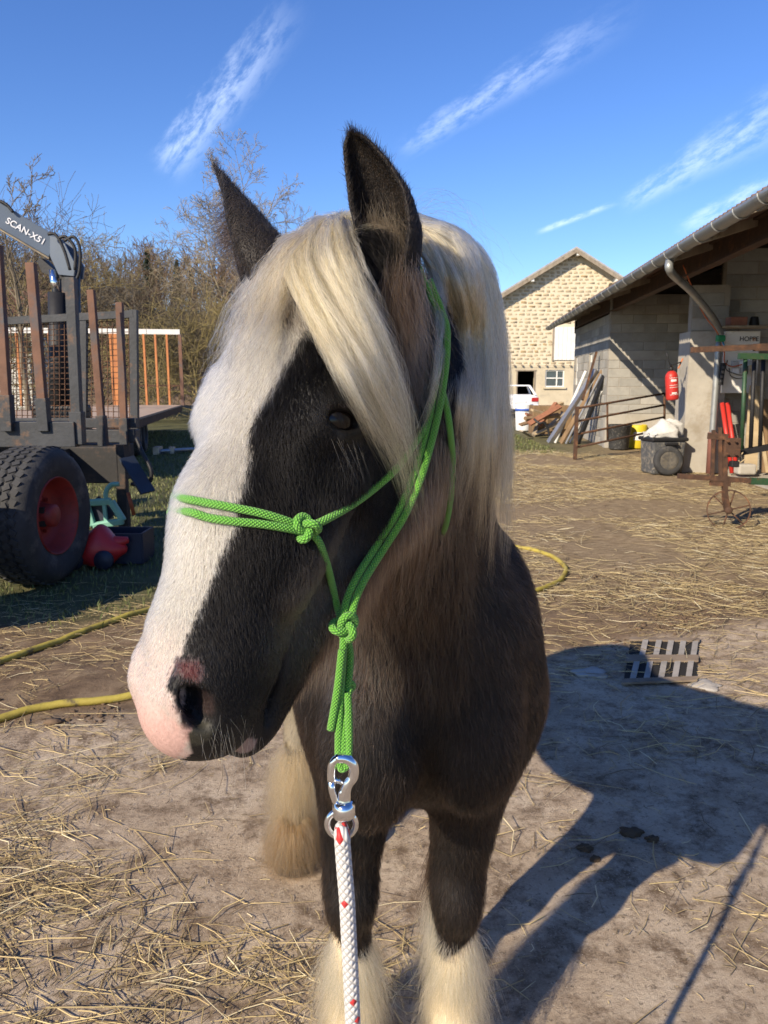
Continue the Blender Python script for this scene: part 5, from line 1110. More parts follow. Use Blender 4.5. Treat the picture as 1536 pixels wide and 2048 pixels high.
_sore = hl(np.array(hit(380, 1338)[0])); _grey = hl(np.array(hit(402, 1470)[0])); _lipp = hit(487, 1492)[0]; _lipp = hl(np.array(_lipp)) if _lipp is not None else None
def coat(P, jit=0.0, skin=False):
    P = np.asarray(P); q = hl(P); n = len(P)
    if jit: q = q+rng.normal(0, jit, q.shape)
    C = np.tile(BLACK, (n, 1)); body = (P[:, 1] > 1.04) | (P[:, 2] < 1.02)
    g = .5+.5*np.sin(P[:, 0]*23+np.sin(P[:, 2]*17)*2)*np.sin(P[:, 2]*19+P[:, 1]*11)
    C[body] = (BLACK*(1-.75*g[body, None])+BROWN*.75*g[body, None])*.8
    l = q[:, 0]; a = wrapang(q)
    lim = np.interp(l, _lp[:, 0], _lp[:, 1]); rl = np.interp(l, [0, .12, .20, .28, .4, .5], [-.75, -.85, -1.0, -1.3, -1.4, -2.2])
    head = ~body & (q[:, 2] > -.21) & (l > .02)
    cheek = head & (q[:, 1] > 0)
    # lower cheek painted lighter towards the jaw for the light and sheen there
    gm = np.clip((l-.26)/.1, 0, 1)*np.clip((.47-l)/.08, 0, 1)*np.clip((-.06-q[:, 2])/.05, 0, 1)*head
    C = C*(1-.5*gm[:, None])+CHEEK_LIT*.5*gm[:, None]
    w = head & (a < lim) & (a > rl) & (l > .06+.02*np.sin(a*5))
    fade = np.clip((l-.06)/.07, 0, 1)
    if skin: C[w] = WHITE*.85
    else: C[w] = np.where(rng.random(w.sum())[:, None] < .25+.75*fade[w][:, None], WHITE, BROWN*2)
    pk = w & (l > .43); f = (np.clip((l[pk]-.43)/.11, 0, 1)*np.clip(.75+.35*head_noise(q[pk], 90)+.2*head_noise(q[pk], 260), 0, 1))[:, None]; C[pk] = C[pk]*(1-f)+PINK*f
    nz = head & (np.minimum(np.linalg.norm((q-np.array([.508, .050, -.042]))/np.array([.020, .018, .016]), axis=1), np.linalg.norm((q-np.array([.508, -.050, -.042]))/np.array([.020, .018, .016]), axis=1)) < 1); C[nz] = np.array([.020, .011, .010])
    lip = head & (l > .512) & (a < 1.0) & (q[:, 2] > -.118); fl_ = np.clip((l[lip]-.520)/.018+.5*head_noise(q[lip], 120), 0, 1)[:, None]; C[lip] = C[lip]*(1-fl_)+PINK*np.array([.97, .86, .84])*fl_*(1+.12*head_noise(q[lip], 300)[:, None])
    if _lipp is not None:
        d = np.sqrt((((q-_lipp)/np.array([.012, .02, .014]))**2).sum(-1)); m = d < 1; C[m] = PINK*.55
    d = np.sqrt((((q-_sore)/np.array([.0075, .016, .008]))**2).sum(-1))+.25*head_noise(q, 160); m = (d < 1) & head; C[m] = np.array([.065, .016, .016]); m = (d >= 1) & (d < 1.5) & head; C[m] = np.array([.07, .045, .045])
    d = np.sqrt((((q-_grey)/np.array([.014, .018, .010]))**2).sum(-1)); m = (d < 1) & head & ~lip; C[m] = np.array([.028, .026, .018])
    top = ~body & (l < .045) & (np.abs(q[:, 1]) < .062) & (q[:, 2] > -.09) & (l+.35*np.abs(q[:, 1]) < .05); C[top] = np.array([.50, .43, .29])*(.55 if skin else 1)
    # legs
    low = P[:, 2] < .31+.03*np.sin(P[:, 0]*40); C[low] = CREAM
    C[(P[:, 2] < .62) & (P[:, 1] > 2.05) & (P[:, 2] > .25)] = BROWN*2.0
    C[(P[:, 2] < .47) & (P[:, 1] > 2.05)] = CREAM*.30
    return C
vc = coat(AV, .0, True); earm = np.zeros(len(AV), bool); earm[nb:] = True; vc[earm] = BROWN*.7
ca = horse_me.color_attributes.new('coat', 'FLOAT_COLOR', 'POINT'); ca.data.foreach_set('color', np.c_[vc, np.ones(len(vc))].astype(np.float32).ravel())
def hide_material():
    m, nt, b = nodes_of('hide')
    at = nt.nodes.new('ShaderNodeAttribute'); at.attribute_name = 'coat'
    nt.links.new(mixc(nt, .5, at.outputs['Color'], mixc(nt, noise(nt, 260, 3, .6), (.4, .4, .4), (1.4, 1.4, 1.4)), 'MULTIPLY'), b.inputs['Base Color'])
    b.inputs['Roughness'].default_value = .62; b.inputs['Specular IOR Level'].default_value = .35
    bump(nt, b, noise(nt, 420, 3, .6), .25, .002)
    return m
horse = link('horse', horse_me, hide_material())
tag(horse, 'black and white cob horse with a white blaze, blond mane and green rope halter', 'horse')
# ---------------------------------------------------------------- hair
def hair_material(name, rough=.32, rrough=.45, ior=1.5):
    m = bpy.data.materials.new(name); m.use_nodes = True; nt = m.node_tree; nt.nodes.clear()
    o = nt.nodes.new('ShaderNodeOutputMaterial'); h = nt.nodes.new('ShaderNodeBsdfHairPrincipled'); h.parametrization = 'COLOR'
    try: h.model = 'CHIANG'
    except Exception: pass
    a = nt.nodes.new('ShaderNodeAttribute'); a.attribute_name = 'hcol'
    nt.links.new(a.outputs['Color'], h.inputs['Color'])
    h.inputs['Roughness'].default_value = rough; h.inputs['Radial Roughness'].default_value = rrough; h.inputs['Random Roughness'].default_value = .2
    h.inputs['IOR'].default_value = ior; nt.links.new(h.outputs[0], o.inputs[0]); return m
HM = hair_material('horse_hair', .42, .6, 1.30); MM = hair_material('mane_hair', .34, .5, 1.45)
def hair(name, P, C, r0, r1, m, parent=None):
    """P (n,k,3) strands, C (n,3) colours"""
    n, k, _ = P.shape; c = bpy.data.hair_curves.new(name); c.add_curves([k]*n)
    c.attributes['position'].data.foreach_set('vector', P.astype(np.float32).ravel())
    rad = c.attributes.get('radius') or c.attributes.new('radius', 'FLOAT', 'POINT')
    t = np.linspace(0, 1, k); r0 = np.broadcast_to(r0, (n,)); rad.data.foreach_set('value', (r0[:, None]*(1-t**1.5)[None]+r1).astype(np.float32).ravel())
    a = c.attributes.new('hcol', 'FLOAT_COLOR', 'CURVE'); a.data.foreach_set('color', np.c_[C, np.ones(n)].astype(np.float32).ravel())
    c.materials.append(m); o = bpy.data.objects.new(name, c); COL.objects.link(o); o.parent = parent or horse
    return o
TRI = np.concatenate([AF[:, [0, 1, 2]], AF[:, [0, 2, 3]]]); _a, _b, _c = AV[TRI[:, 0]], AV[TRI[:, 1]], AV[TRI[:, 2]]
_cr = np.cross(_b-_a, _c-_a); TAR = np.linalg.norm(_cr, axis=1)/2; TN = _cr/(2*TAR[:, None]+1e-12)
VN = np.zeros_like(AV)
for i in range(3): np.add.at(VN, TRI[:, i], _cr)
VN /= np.linalg.norm(VN, axis=1)[:, None]+1e-12
TCEN = (_a+_b+_c)/3
def scatter(wt, n):
    p = TAR*wt; p = p/p.sum(); t = rng.choice(len(TRI), n, p=p); u = rng.random((n, 2)); f = u.sum(1) > 1; u[f] = 1-u[f]
    w = np.c_[1-u.sum(1), u]; P = (w[:, :, None]*AV[TRI[t]]).sum(1); N = (w[:, :, None]*VN[TRI[t]]).sum(1); N /= np.linalg.norm(N, axis=1)[:, None]
    return P, N
def norm(v): return v/(np.linalg.norm(v, axis=-1, keepdims=True)+1e-9)
TVIEW = norm(np.array([0, 0, CAMH])-TCEN); TFACE = (TN*TVIEW).sum(1)
is_ear = (TRI[:, 0] >= nb)
QT = hl(TCEN); t_head = (TCEN[:, 1] < 1.04) & (TCEN[:, 2] > 1.02) & ~is_ear & (QT[:, 2] > -.235)
def strands(P, N, flow, length, lift, k, droop=0.0, jit=.25, curl=0.0):
    n = len(P); F = flow-N*(flow*N).sum(1)[:, None]; F = norm(F+rng.normal(0, jit, (n, 3))*np.linalg.norm(norm(F), axis=1)[:, None]); F = F-N*(F*N).sum(1)[:, None]; F = norm(F)
    lift = np.broadcast_to(lift, (n,)); D = norm(F*np.cos(lift)[:, None]+N*np.sin(lift)[:, None])
    out = np.zeros((n, k, 3)); out[:, 0] = P-N*.0008; st = (length/(k-1))[:, None]
    for i in range(1, k):
        out[:, i] = out[:, i-1]+D*st
        D = norm(D-N*(.16*np.sin(lift))[:, None]+np.array([0, 0, -1])*droop+rng.normal(0, curl, (n, 3)))
    return out
# face
P, N = scatter(np.where(t_head & (TFACE > -.35), 1.0+1.4*(QT[:, 2] > -.12), 0), 125000); q = hl(P)
nostril = np.minimum(np.linalg.norm((q-np.array([.507, .048, -.040]))/np.array([.015, .016, .010]), axis=1), np.linalg.norm((q-np.array([.507, -.048, -.040]))/np.array([.015, .016, .010]), axis=1)) < 1
eyez = np.linalg.norm((q-np.array([.201, .1, -.052]))/np.array([.015, .03, .025]), axis=1) < 1
keep = ~nostril & ~eyez & ~((q[:, 0] > .515) & (rng.random(len(q)) < .75)); P, N, q = P[keep], N[keep], q[keep]
jaw = np.clip((-.165-q[:, 2])/.03, 0, 1)*np.clip((.5-q[:, 0])/.06, 0, 1)*np.clip((q[:, 0]-.16)/.08, 0, 1)
ln_ = np.interp(q[:, 0], [0, .12, .3, .42, .5, .54], [.024, .021, .014, .009, .005, .003])*rng.uniform(.6, 1.25, len(q))+jaw*rng.uniform(.012, .04, len(q))
ed_ = np.linalg.norm((q-np.array([.201, .1, -.052]))*np.array([1.2, .8, .8]), axis=1); ln_ *= np.clip((ed_-.014)/.045, .16, 1)
flow = HA[None]*1.0+HS[None]*(q[:, 1:2]*4.0)-HN[None]*.45+np.array([0, 0, -1])*jaw[:, None]
up = q[:, 0] < .13; flow[up] += HS[None]*np.sign(q[up, 1:2])*.6                          # whorl on the forehead
S = strands(P, N, flow, ln_, .42+.15*jaw, 4, .05+.0*jaw[:, None], .22, .05)
C = coat(P, .0028)*rng.uniform(.45, 1.45, (len(P), 1)); jb = jaw > .3
C[jb] = np.where(rng.random(jb.sum())[:, None] < .86, BROWN*4.0, CREAM*.25)*rng.uniform(.5, 1.2, (jb.sum(), 1))
blk = C.max(1) < .06; C[blk & (rng.random(len(C)) < .07)] *= 3.5
hair('coat', S, np.clip(C, 0, .93), .00022, .00003, HM)
# jaw and throat beard
wj = np.where((TCEN[:, 1] < 1.16) & (TCEN[:, 1] > .7) & ~is_ear & (QT[:, 0] > .12) & (QT[:, 0] < .47) & (QT[:, 2] < -.175) & (QT[:, 2] > -.36) & (TCEN[:, 2] > 1.05), 1.0, 0)
P, N = scatter(wj, 9000); q = hl(P)
S = strands(P, N, np.array([[0, 0, -1.0]])+HA*.25, rng.uniform(.03, .085, len(P))*np.clip((.50-q[:, 0])/.1, .3, 1), .35, 7, .22, .22, .07)
C = np.where(rng.random(len(P))[:, None] < .8, BROWN*5.5, CREAM*.30)*rng.uniform(.5, 1.3, (len(P), 1))
fr = q[:, 0] > .36; C[fr] = np.where(rng.random(fr.sum())[:, None] < .65, CREAM*.6, BROWN*3)*rng.uniform(.6, 1.1, (fr.sum(), 1))
hair('beard', S, C, .00017, .00003, HM)
wt_ = np.where(~is_ear & (TCEN[:, 1] > .96) & (TCEN[:, 1] < 1.34) & (TCEN[:, 2] > .98) & (TCEN[:, 2] < 1.36) & (TCEN[:, 0] < .13) & (TFACE > -.1), 1.0, 0)
P, N = scatter(wt_, 9000)
S = strands(P, N, np.tile(np.array([[.05, .0, -1.0]]), (len(P), 1)), rng.uniform(.03, .065, len(P)), .38, 6, .14, .25, .07)
C = np.where(rng.random(len(P))[:, None] < .72, BROWN*4.5, CREAM*.24)*rng.uniform(.5, 1.3, (len(P), 1))*np.clip(1.15-(P[:, :1]+.05)*5, .3, 1.1)
hair('throat_hair', S, C, .00017, .00003, HM)
# body, neck, legs
wb = np.where(~t_head & ~is_ear & (TFACE > -.25) & (TCEN[:, 2] > .28) & (TCEN[:, 1] < 2.4), np.where(TCEN[:, 1] < 1.6, 1.0, .3), 0)
P, N = scatter(wb, 95000)
fl = np.tile(np.array([[0.0, .25, -1.0]]), (len(P), 1)); fl[:, 0] += .8*(P[:, 0]-.07)
ch = P[:, 1] < 1.32
S = strands(P, N, fl, rng.uniform(.014, .030, len(P)), .33, 4, .06, .28, .06)
C = coat(P, .006); br = rng.random(len(P)) < .22; C[br & (C.max(1) < .1)] = BROWN*4.0; C *= rng.uniform(.6, 1.4, (len(P), 1))
hair('body_coat', S, np.clip(C, 0, .9), .00022, .00004, HM)
# ears
P, N = scatter(np.where(is_ear, 1.0, 0), 42000)
S = strands(P, N, np.tile(norm(np.array([[0, 0, 1.0]])), (len(P), 1)), rng.uniform(.007, .017, len(P)), .42, 4, -.02, .3, .08)
C = np.where(rng.random(len(P))[:, None] < .35, BROWN*2.0, BLACK)*rng.uniform(.6, 1.3, (len(P), 1)); hair('ear_coat', S, C, .00017, .00003, HM)
# tufts inside and below the ears
def tuft(cx, cy, sx, sy, n, dirn, lmin, lmax, Y, col, spread=.3, rad=.00014, droop=.1):
    r0 = []
    for _ in range(n):
        x, y = cx+rng.normal(0, sx), cy+rng.normal(0, sy); h, dd = hit(x, y)
        r0.append(list(h-dd*.006) if (h is not None and Y is None) else list(atY(x, y, (Y or .88)+rng.normal(0, .006))))
    r0 = np.array(r0)
    D = norm(np.array(dirn)[None]+rng.normal(0, spread, (n, 3))); L = rng.uniform(lmin, lmax, n); k = 7; S = np.zeros((n, k, 3)); S[:, 0] = r0
    for i in range(1, k):
        S[:, i] = S[:, i-1]+D*(L/(k-1))[:, None]; D = norm(D+np.array([0, 0, -droop])+rng.normal(0, .10, (n, 3)))
    return S, np.array(col)[None]*rng.uniform(.5, 1.4, (n, 1))
parts = [tuft(758, 480, 24, 34, 1500, (.12, -.35, -.9), .03, .065, .862, (.10, .075, .05)), tuft(792, 575, 24, 34, 2600, (.02, -.45, -1), .045, .09, .835, (.055, .037, .025), .22), tuft(812, 670, 18, 40, 1500, (.02, -.3, -1), .04, .085, None, (.05, .034, .024), .22), tuft(468, 450, 14, 34, 700, (-.75, -.1, -.5), .015, .035, .955, (.03, .02, .015), .3),
         tuft(520, 510, 10, 18, 420, (-.75, -.1, -.45), .02, .045, .93, (.03, .02, .016), .3)]
hair('ear_tufts', np.concatenate([p[0] for p in parts]), np.concatenate([p[1] for p in parts]), .00015, .00003, HM)
# ---------------------------------------------------------------- mane and forelock from guide locks
def resample(G, k):
    G = catmull(G, 10); G = np.array([list(g) for g in G]); d = np.r_[0, np.cumsum(np.linalg.norm(np.diff(G, axis=0), axis=1))]; t = np.linspace(0, d[-1], k)
    return np.stack([np.interp(t, d, G[:, j]) for j in range(3)], 1)
def clear(p, off):
    """keep a lock point outside the horse by at least off, towards the camera side"""
    d = (p-CC).normalized(); r = HBVH.ray_cast(CC, d)
    if r[0] is not None and r[3] < (p-CC).length+off: return CC+d*(r[3]-off)
    return p
def lock_field(name, guides, nclump, per, k, col, r0, wave, cl_spread, st_spread, lmin=.8, lmax=1.05, depth=.018, m=None, dark=.16, du=.15, clmp=.66, smin=.82):
    G = np.stack([resample(g, k) for g in guides]); ng = len(G); out = []; cols = []
    t = np.linspace(0, 1, k)
    for c in range(nclump):
        u = rng.random()*(ng-1); ph = rng.random(6)*6.28; dz = rng.uniform(-.2, 1)*depth; cb = rng.uniform(.72, 1.12); off = rng.normal(0, cl_spread, 3); L = rng.uniform(lmin, lmax); hue = rng.random()
        for s in range(per):
            uu = min(max(u+rng.normal(0, du), 0), ng-1.001); i = int(uu); f = uu-i
            uc = min(max(u, 0), ng-1.001); ic = int(uc); fc = uc-ic
            own = G[i]*(1-f)+G[i+1]*f; cen = G[ic]*(1-fc)+G[ic+1]*fc
            cl = (.10+clmp*np.clip(t*1.25, 0, 1))[:, None]; p = own*(1-cl)+cen*cl
            LL = L*rng.uniform(smin, 1.03); tt = t*LL; p = np.stack([np.interp(tt, t, p[:, j]) if LL <= 1 else np.interp(np.minimum(tt, 1), t, p[:, j])+(p[-1, j]-p[-3, j])*np.maximum(tt-1, 0)*k/2 for j in range(3)], 1)
            w = wave*(t[:, None])*np.stack([np.sin(t*9+ph[0])+.6*np.sin(t*23+ph[1]), np.sin(t*8+ph[2]), .3*np.sin(t*11+ph[3])], 1)
            p = p+w+off*np.minimum(t*3, 1)[:, None]+rng.normal(0, st_spread, 3)*(.35+t[:, None])+np.cumsum(rng.normal(0, st_spread*.22, (k, 3)), 0)*t[:, None]
            p[:, 1] -= dz*np.minimum(t*4, 1)
            out.append(p); b = cb*rng.uniform(.55, 1.25); cc = np.array(col)*b*(np.array([1, .96, .86]) if hue < .4 else 1); cols.append(cc if rng.random() > dark else cc*np.array([.5, .42, .34]))
    return hair(name, np.array(out), np.clip(np.array(cols), 0, .92), r0, .00004, m or MM)
def face_guide(pts, offs, root=None):
    out = []; lastd = None
    for (x, y), o in list(zip(pts, offs)):
        h, d = hit(x, y)
        if h is None: dd = lastd if lastd is not None else .93
        else: dd = (h-CC).length-o
        lastd = dd; out.append(CC+d*dd)
    return out
O8 = [.004, .014, .022, .028, .032, .036, .040, .042]; OF = [.0, .016]+O8[1:]
FG = [face_guide([(664, 438), (628, 452), (592, 520), (600, 585), (636, 660), (678, 740), (722, 820), (766, 905), (796, 968)], OF, -.035),
      face_guide([(672, 436), (642, 446), (612, 520), (626, 585), (668, 660), (712, 740), (752, 820), (790, 905), (812, 985)], OF, -.015),
      face_guide([(680, 436), (656, 442), (640, 515), (665, 580), (708, 660), (748, 740), (782, 820), (808, 905), (822, 975)], OF, .005),
      face_guide([(688, 437), (676, 442), (676, 510), (704, 580), (742, 650), (776, 730), (800, 810), (818, 890), (826, 945)], OF, .02),
      face_guide([(697, 442), (692, 448), (704, 515), (734, 580), (770, 650), (796, 720), (812, 790), (822, 850), (828, 900)], OF, .035)]
lock_field('forelock', FG, 130, 40, 24, (.56, .475, .315), .00017, .0045, .0050, .0012, .45, 1.10, .022, du=.14, dark=.24, clmp=.86, smin=.55)
FL = [face_guide([(640, 462), (590, 490), (540, 535), (498, 595), (470, 650), (448, 700), (430, 745)], O8), face_guide([(648, 458), (600, 492), (556, 545), (520, 605), (500, 655), (480, 700), (470, 730)], O8),
      face_guide([(655, 455), (612, 495), (580, 545), (566, 590), (556, 630), (540, 680), (528, 720)], O8)]
lock_field('forelock', FL, 80, 16, 18, (.50, .42, .29), .00015, .004, .007, .0022, .55, 1.1, .016, clmp=.8, dark=.3)
def drape(p, off):
    d = (p-CC).normalized(); r = HBVH.ray_cast(CC, d)
    if r[0] is not None and r[0].y > .96: return CC+d*(r[3]-off)
    return clear(p, off)
def mg(pts): return [drape(atY(x, y, Y), .034 if i else .004) for i, (x, y, Y) in enumerate(pts)]
MG = [mg([(806, 455, .985), (868, 505, .980), (908, 590, .975), (917, 680, .97), (917, 770, .965), (912, 840, .965), (908, 895, .965)]),
      mg([(815, 442, 1.0), (886, 490, .995), (926, 580, .985), (934, 680, .98), (934, 780, .975), (928, 870, .975), (920, 940, .975)]),
      mg([(822, 436, 1.03), (905, 492, 1.03), (942, 580, 1.03), (950, 690, 1.02), (952, 800, 1.01), (950, 900, 1.01), (945, 985, 1.01)]),
      mg([(828, 430, 1.06), (925, 495, 1.08), (963, 585, 1.08), (974, 700, 1.07), (976, 810, 1.06), (978, 920, 1.06), (972, 1060, 1.06)]),
      mg([(834, 428, 1.08), (940, 500, 1.13), (980, 600, 1.15), (992, 710, 1.15), (998, 820, 1.14), (1002, 930, 1.14), (996, 1050, 1.14)]),
      mg([(838, 428, 1.10), (950, 512, 1.18), (986, 610, 1.22), (1002, 720, 1.23), (1008, 830, 1.23), (1014, 930, 1.23), (1016, 1040, 1.23)])]
lock_field('mane', MG, 200, 40, 24, (.50, .425, .285), .00017, .0046, .006, .0015, .48, 1.16, .026, du=.16, clmp=.80, smin=.66)
ML = [mg([(812, 470, .96), (866, 545, .945), (880, 630, .925), (868, 710, .905), (862, 775, .89), (840, 850, .875), (822, 880, .87)]), mg([(816, 468, .965), (874, 545, .95), (890, 630, .93), (882, 710, .91), (872, 780, .895), (852, 850, .88), (838, 890, .875)])]
lock_field('mane', ML, 16, 20, 18, (.48, .41, .28), .00016, .002, .002, .0010, .75, 1.0, .004)
MF = [mg([(790, 455, .95), (835, 490, .95), (856, 560, .95), (862, 640, .945), (862, 700, .94)]), mg([(800, 445, .97), (860, 485, .97), (882, 560, .965), (888, 640, .96), (886, 690, .955)])]
lock_field('mane', MF, 40, 18, 14, (.46, .39, .27), .00016, .002, .003, .0012, .6, 1.0, .004)
# stray hairs standing off the crest
SG = [mg([(838, 432, 1.05), (900, 420, 1.05), (960, 500, 1.06), (1000, 600, 1.08), (1015, 700, 1.10)]), mg([(800, 440, 1.0), (850, 400, 1.0), (905, 400, 1.0), (950, 450, 1.0), (985, 540, 1.0)])]
lock_field('stray_hairs', SG, 26, 1, 16, (.6, .52, .38), .00006, .008, .010, .004, .3, 1.0, .01)
# feathers on the legs
def feathers(kx, ky, z0, z1, n, flare, back, lmin, lmax, cA, cB):
    a = rng.uniform(0, 2*math.pi, n); z = rng.uniform(z1, z0, n); d = np.stack([np.cos(a), np.sin(a), np.zeros(n)], 1); P = np.stack([kx+d[:, 0]*.036, ky+d[:, 1]*.038, z], 1)
    L = rng.uniform(lmin, lmax, n); k = 9; S = np.zeros((n, k, 3)); S[:, 0] = P
    nc = max(20, n//70); cl_ = rng.integers(0, nc, n); cd = rng.normal(0, .20, (nc, 3)); cw = rng.normal(0, .10, (nc, k, 3))      # locks share a lean and a wave
    D = norm(d*flare*rng.uniform(.6, 1.9, (n, 1))+np.array([0, back, -.8])+cd[cl_]+rng.normal(0, .12, (n, 3)))
    for i in range(1, k):
        S[:, i] = S[:, i-1]+D*(L/(k-1))[:, None]; S[:, i, 2] = np.maximum(S[:, i, 2], .006); D = norm(D+np.array([0, 0, -.20])-d*(.05*flare)+cw[cl_, i]+rng.normal(0, .05, (n, 3)))
    f = np.clip(1-(S[:, -1, 2]/.16), 0, 1)[:, None]*rng.random((n, 1)); return S, (np.array(cA)*(1-f)+np.array(cB)*f)*rng.uniform(.65, 1.15, (n, 1))
fe = [feathers(.150, 1.455, .335, .06, 8000, .17, .06, .07, .17, (.60, .49, .31), (.40, .28, .15)), feathers(-.068, 1.455, .315, .06, 8000, .27, .06, .07, .17, (.60, .49, .31), (.40, .28, .15)),
      feathers(-.272, 2.235, .36, .05, 12000, .70, -.12, .05, .16, (.27, .19, .10), (.09, .045, .016)), feathers(-.272, 2.165, .16, .05, 6000, .95, -.25, .07, .13, (.20, .13, .062), (.075, .036, .013)), feathers(-.095, 2.33, .40, .06, 3500, .3, -.05, .08, .16, (.60, .48, .30), (.4, .25, .12))]
# fringe behind the left knee
n = 1400; zz = rng.uniform(.30, .52, n); Pf = np.stack([.150-.042+rng.normal(0, .006, n), 1.465+rng.normal(0, .012, n), zz], 1)
S = np.zeros((n, 9, 3)); S[:, 0] = Pf; D = norm(np.array([[-.32, .1, -1.0]])+rng.normal(0, .14, (n, 3))); L = rng.uniform(.06, .15, n)
for i in range(1, 9): S[:, i] = S[:, i-1]+D*(L/8)[:, None]; D = norm(D+np.array([.05, 0, -.05])+rng.normal(0, .05, (n, 3)))
fe.append((S, np.where((zz > .46)[:, None], BROWN*3, np.array([[.68, .57, .40]]))*rng.uniform(.6, 1.1, (n, 1))))
hair('feather', np.concatenate([f[0] for f in fe]), np.concatenate([f[1] for f in fe]), .00022, .00004, MM)
# whiskers and lashes
wh = []; wc = []
for _ in range(46):
    px, py = rng.uniform(400, 540), rng.uniform(1420, 1500); h, d = hit(px, py)
    if h is None: continue
    D = np.array([rng.normal(.05, .3), -.35+rng.normal(0, .2), -1.0]); L = rng.uniform(.02, .055); p = np.array(h); s = [p]
    for i in range(7): D = norm(D+rng.normal(0, .06, 3)); s.append(s[-1]+D*L/7)
    wh.append(s); wc.append(np.array([.5, .45, .36])*rng.uniform(.3, 1.2))
for _ in range(26):
    px = rng.uniform(640, 712); h, d = hit(px, 806+abs(px-680)*.12)
    if h is None: continue
    D = np.array([.1+rng.normal(0, .2), -.9, -.35]); p = np.array(h); s = [p]
    for i in range(7): D = norm(D+np.array([.02, 0, .02])); s.append(s[-1]+D*.016/7)
    wh.append(s); wc.append(np.array([.05, .04, .04]))
for _ in range(9):
    px, py = rng.uniform(650, 720), rng.uniform(868, 885); h, d = hit(px, py)
    if h is None: continue
    D = np.array([.35+rng.normal(0, .12), -.5, -.8]); L = rng.uniform(.03, .05); p = np.array(h); s = [p]
    for i in range(7): D = norm(D+np.array([.03, .03, -.1])); s.append(s[-1]+D*L/7)
    wh.append(s); wc.append(np.array([.10, .085, .07])*rng.uniform(.4, 1))
hair('whiskers', np.array(wh), np.array(wc), .00010, .00003, MM)
# eyes and hooves
def eye_material():
    m, nt, b = nodes_of('eye_dark'); b.inputs['Base Color'].default_value = (.012, .008, .006, 1); b.inputs['Roughness'].default_value = .06; b.inputs['Specular IOR Level'].default_value = .3; return m
em = eye_material()
for s in (1, -1):
    me = bpy.data.meshes.new('eye'); bm = bmesh.new(); bmesh.ops.create_uvsphere(bm, u_segments=24, v_segments=16, radius=.0225); bm.to_mesh(me); bm.free(); me.shade_smooth()
    o = link('eye', me, em, horse); o.location = hw(.201, s*.0825, -.052)
hm = mat('hoof_horn', (.06, .045, .035), (.03, .022, .018), 20, .6)
for (x, y) in ((.150, 1.40), (-.068, 1.40), (-.272, 2.16), (-.095, 2.25)):
    o = MB().lathe([(.02, .075), (.052, .072), (.056, .06), (.068, .004), (.066, 0), (0, 0)], 20).build('hoof', hm, None, True); o.location = (x, y, 0.001); o.parent = horse
# ================================================================ HALTER AND LEAD ROPE
def rope_material(name, c1, c2, nu, nv, fleck=None):
    m, nt, b = nodes_of(name); N = nt.nodes; L = nt.links
    uv = N.new('ShaderNodeUVMap'); uv.uv_map = 'UVMap'; sp = N.new('ShaderNodeSeparateXYZ'); L.new(uv.outputs[0], sp.inputs[0])
    def mth(op, a, b_=None):
        n = N.new('ShaderNodeMath'); n.operation = op
        for i, v in enumerate((a, b_)):
            if v is None: continue
            if isinstance(v, (int, float)): n.inputs[i].default_value = v
            else: L.new(v, n.inputs[i])
        return n.outputs[0]
    U = mth('MULTIPLY', sp.outputs[0], nu*math.pi); V = mth('MULTIPLY', sp.outputs[1], nv*math.pi)
    s1 = mth('ABSOLUTE', mth('SINE', mth('ADD', U, V))); s2 = mth('ABSOLUTE', mth('SINE', mth('SUBTRACT', U, V)))
    h = mth('MULTIPLY', s1, s2)
    col = ramp(nt, h, [(.0, c2), (.45, c1)])
    if fleck:
        cell = N.new('ShaderNodeTexWhiteNoise'); cell.noise_dimensions = '2D'; fl = N.new('ShaderNodeCombineXYZ')
        L.new(mth('FLOOR', mth('DIVIDE', mth('ADD', U, V), math.pi)), fl.inputs[0]); L.new(mth('FLOOR', mth('DIVIDE', mth('SUBTRACT', U, V), math.pi)), fl.inputs[1]); L.new(fl.outputs[0], cell.inputs['Vector'])
        col = mixc(nt, mth('GREATER_THAN', cell.outputs['Value'], .962), col, fleck)
    L.new(mixc(nt, .35, col, mixc(nt, noise(nt, 90, 4, .6), (.6, .6, .6), (1.3, 1.3, 1.3)), 'MULTIPLY'), b.inputs['Base Color'])
    b.inputs['Roughness'].default_value = .5; b.inputs['Specular IOR Level'].default_value = .35; b.inputs['Sheen Weight'].default_value = .15
    bump(nt, b, h, .9, .0015); return m
GROPE = rope_material('green_cord', (.15, .43, .045), (.045, .18, .02), 7, 7); WROPE = rope_material('white_lead_cord', (.60, .585, .56), (.34, .325, .31), 6, 6, (.50, .03, .03))
def rope(name, pts, r, m, parent, n=12, seg=7, flat=1.0):
    P_ = catmull(pts, seg) if len(pts) > 2 else [Vector(p) for p in pts]
    b = MB().tube(P_, r, n); me = b.mesh(name, True)
    me2 = me; uvl = me2.uv_layers.new(name='UVMap'); d = [0]
    for i in range(1, len(P_)): d.append(d[-1]+(P_[i]-P_[i-1]).length)
    circ = 2*math.pi*r; ring = len(P_)*n
    for p in me2.polygons:
        vs = list(p.vertices); js = [v % n for v in vs]; wrap = max(js)-min(js) > n/2
        for li, v in zip(p.loop_indices, vs):
            j = v % n; u = (j+n if wrap and j < n/2 else j)/n; uvl.data[li].uv = (u, d[min(v//n, len(P_)-1)]/circ)
    o = link(name, me2, m); o.parent = parent
    o.matrix_parent_inverse = Matrix.Translation(-parent.location); return o
def surf(px, py, off=.0045, maxY=1.0):
    h, d = hit(px, py)
    if h is None or h.y > maxY: return None
    return h-d*off
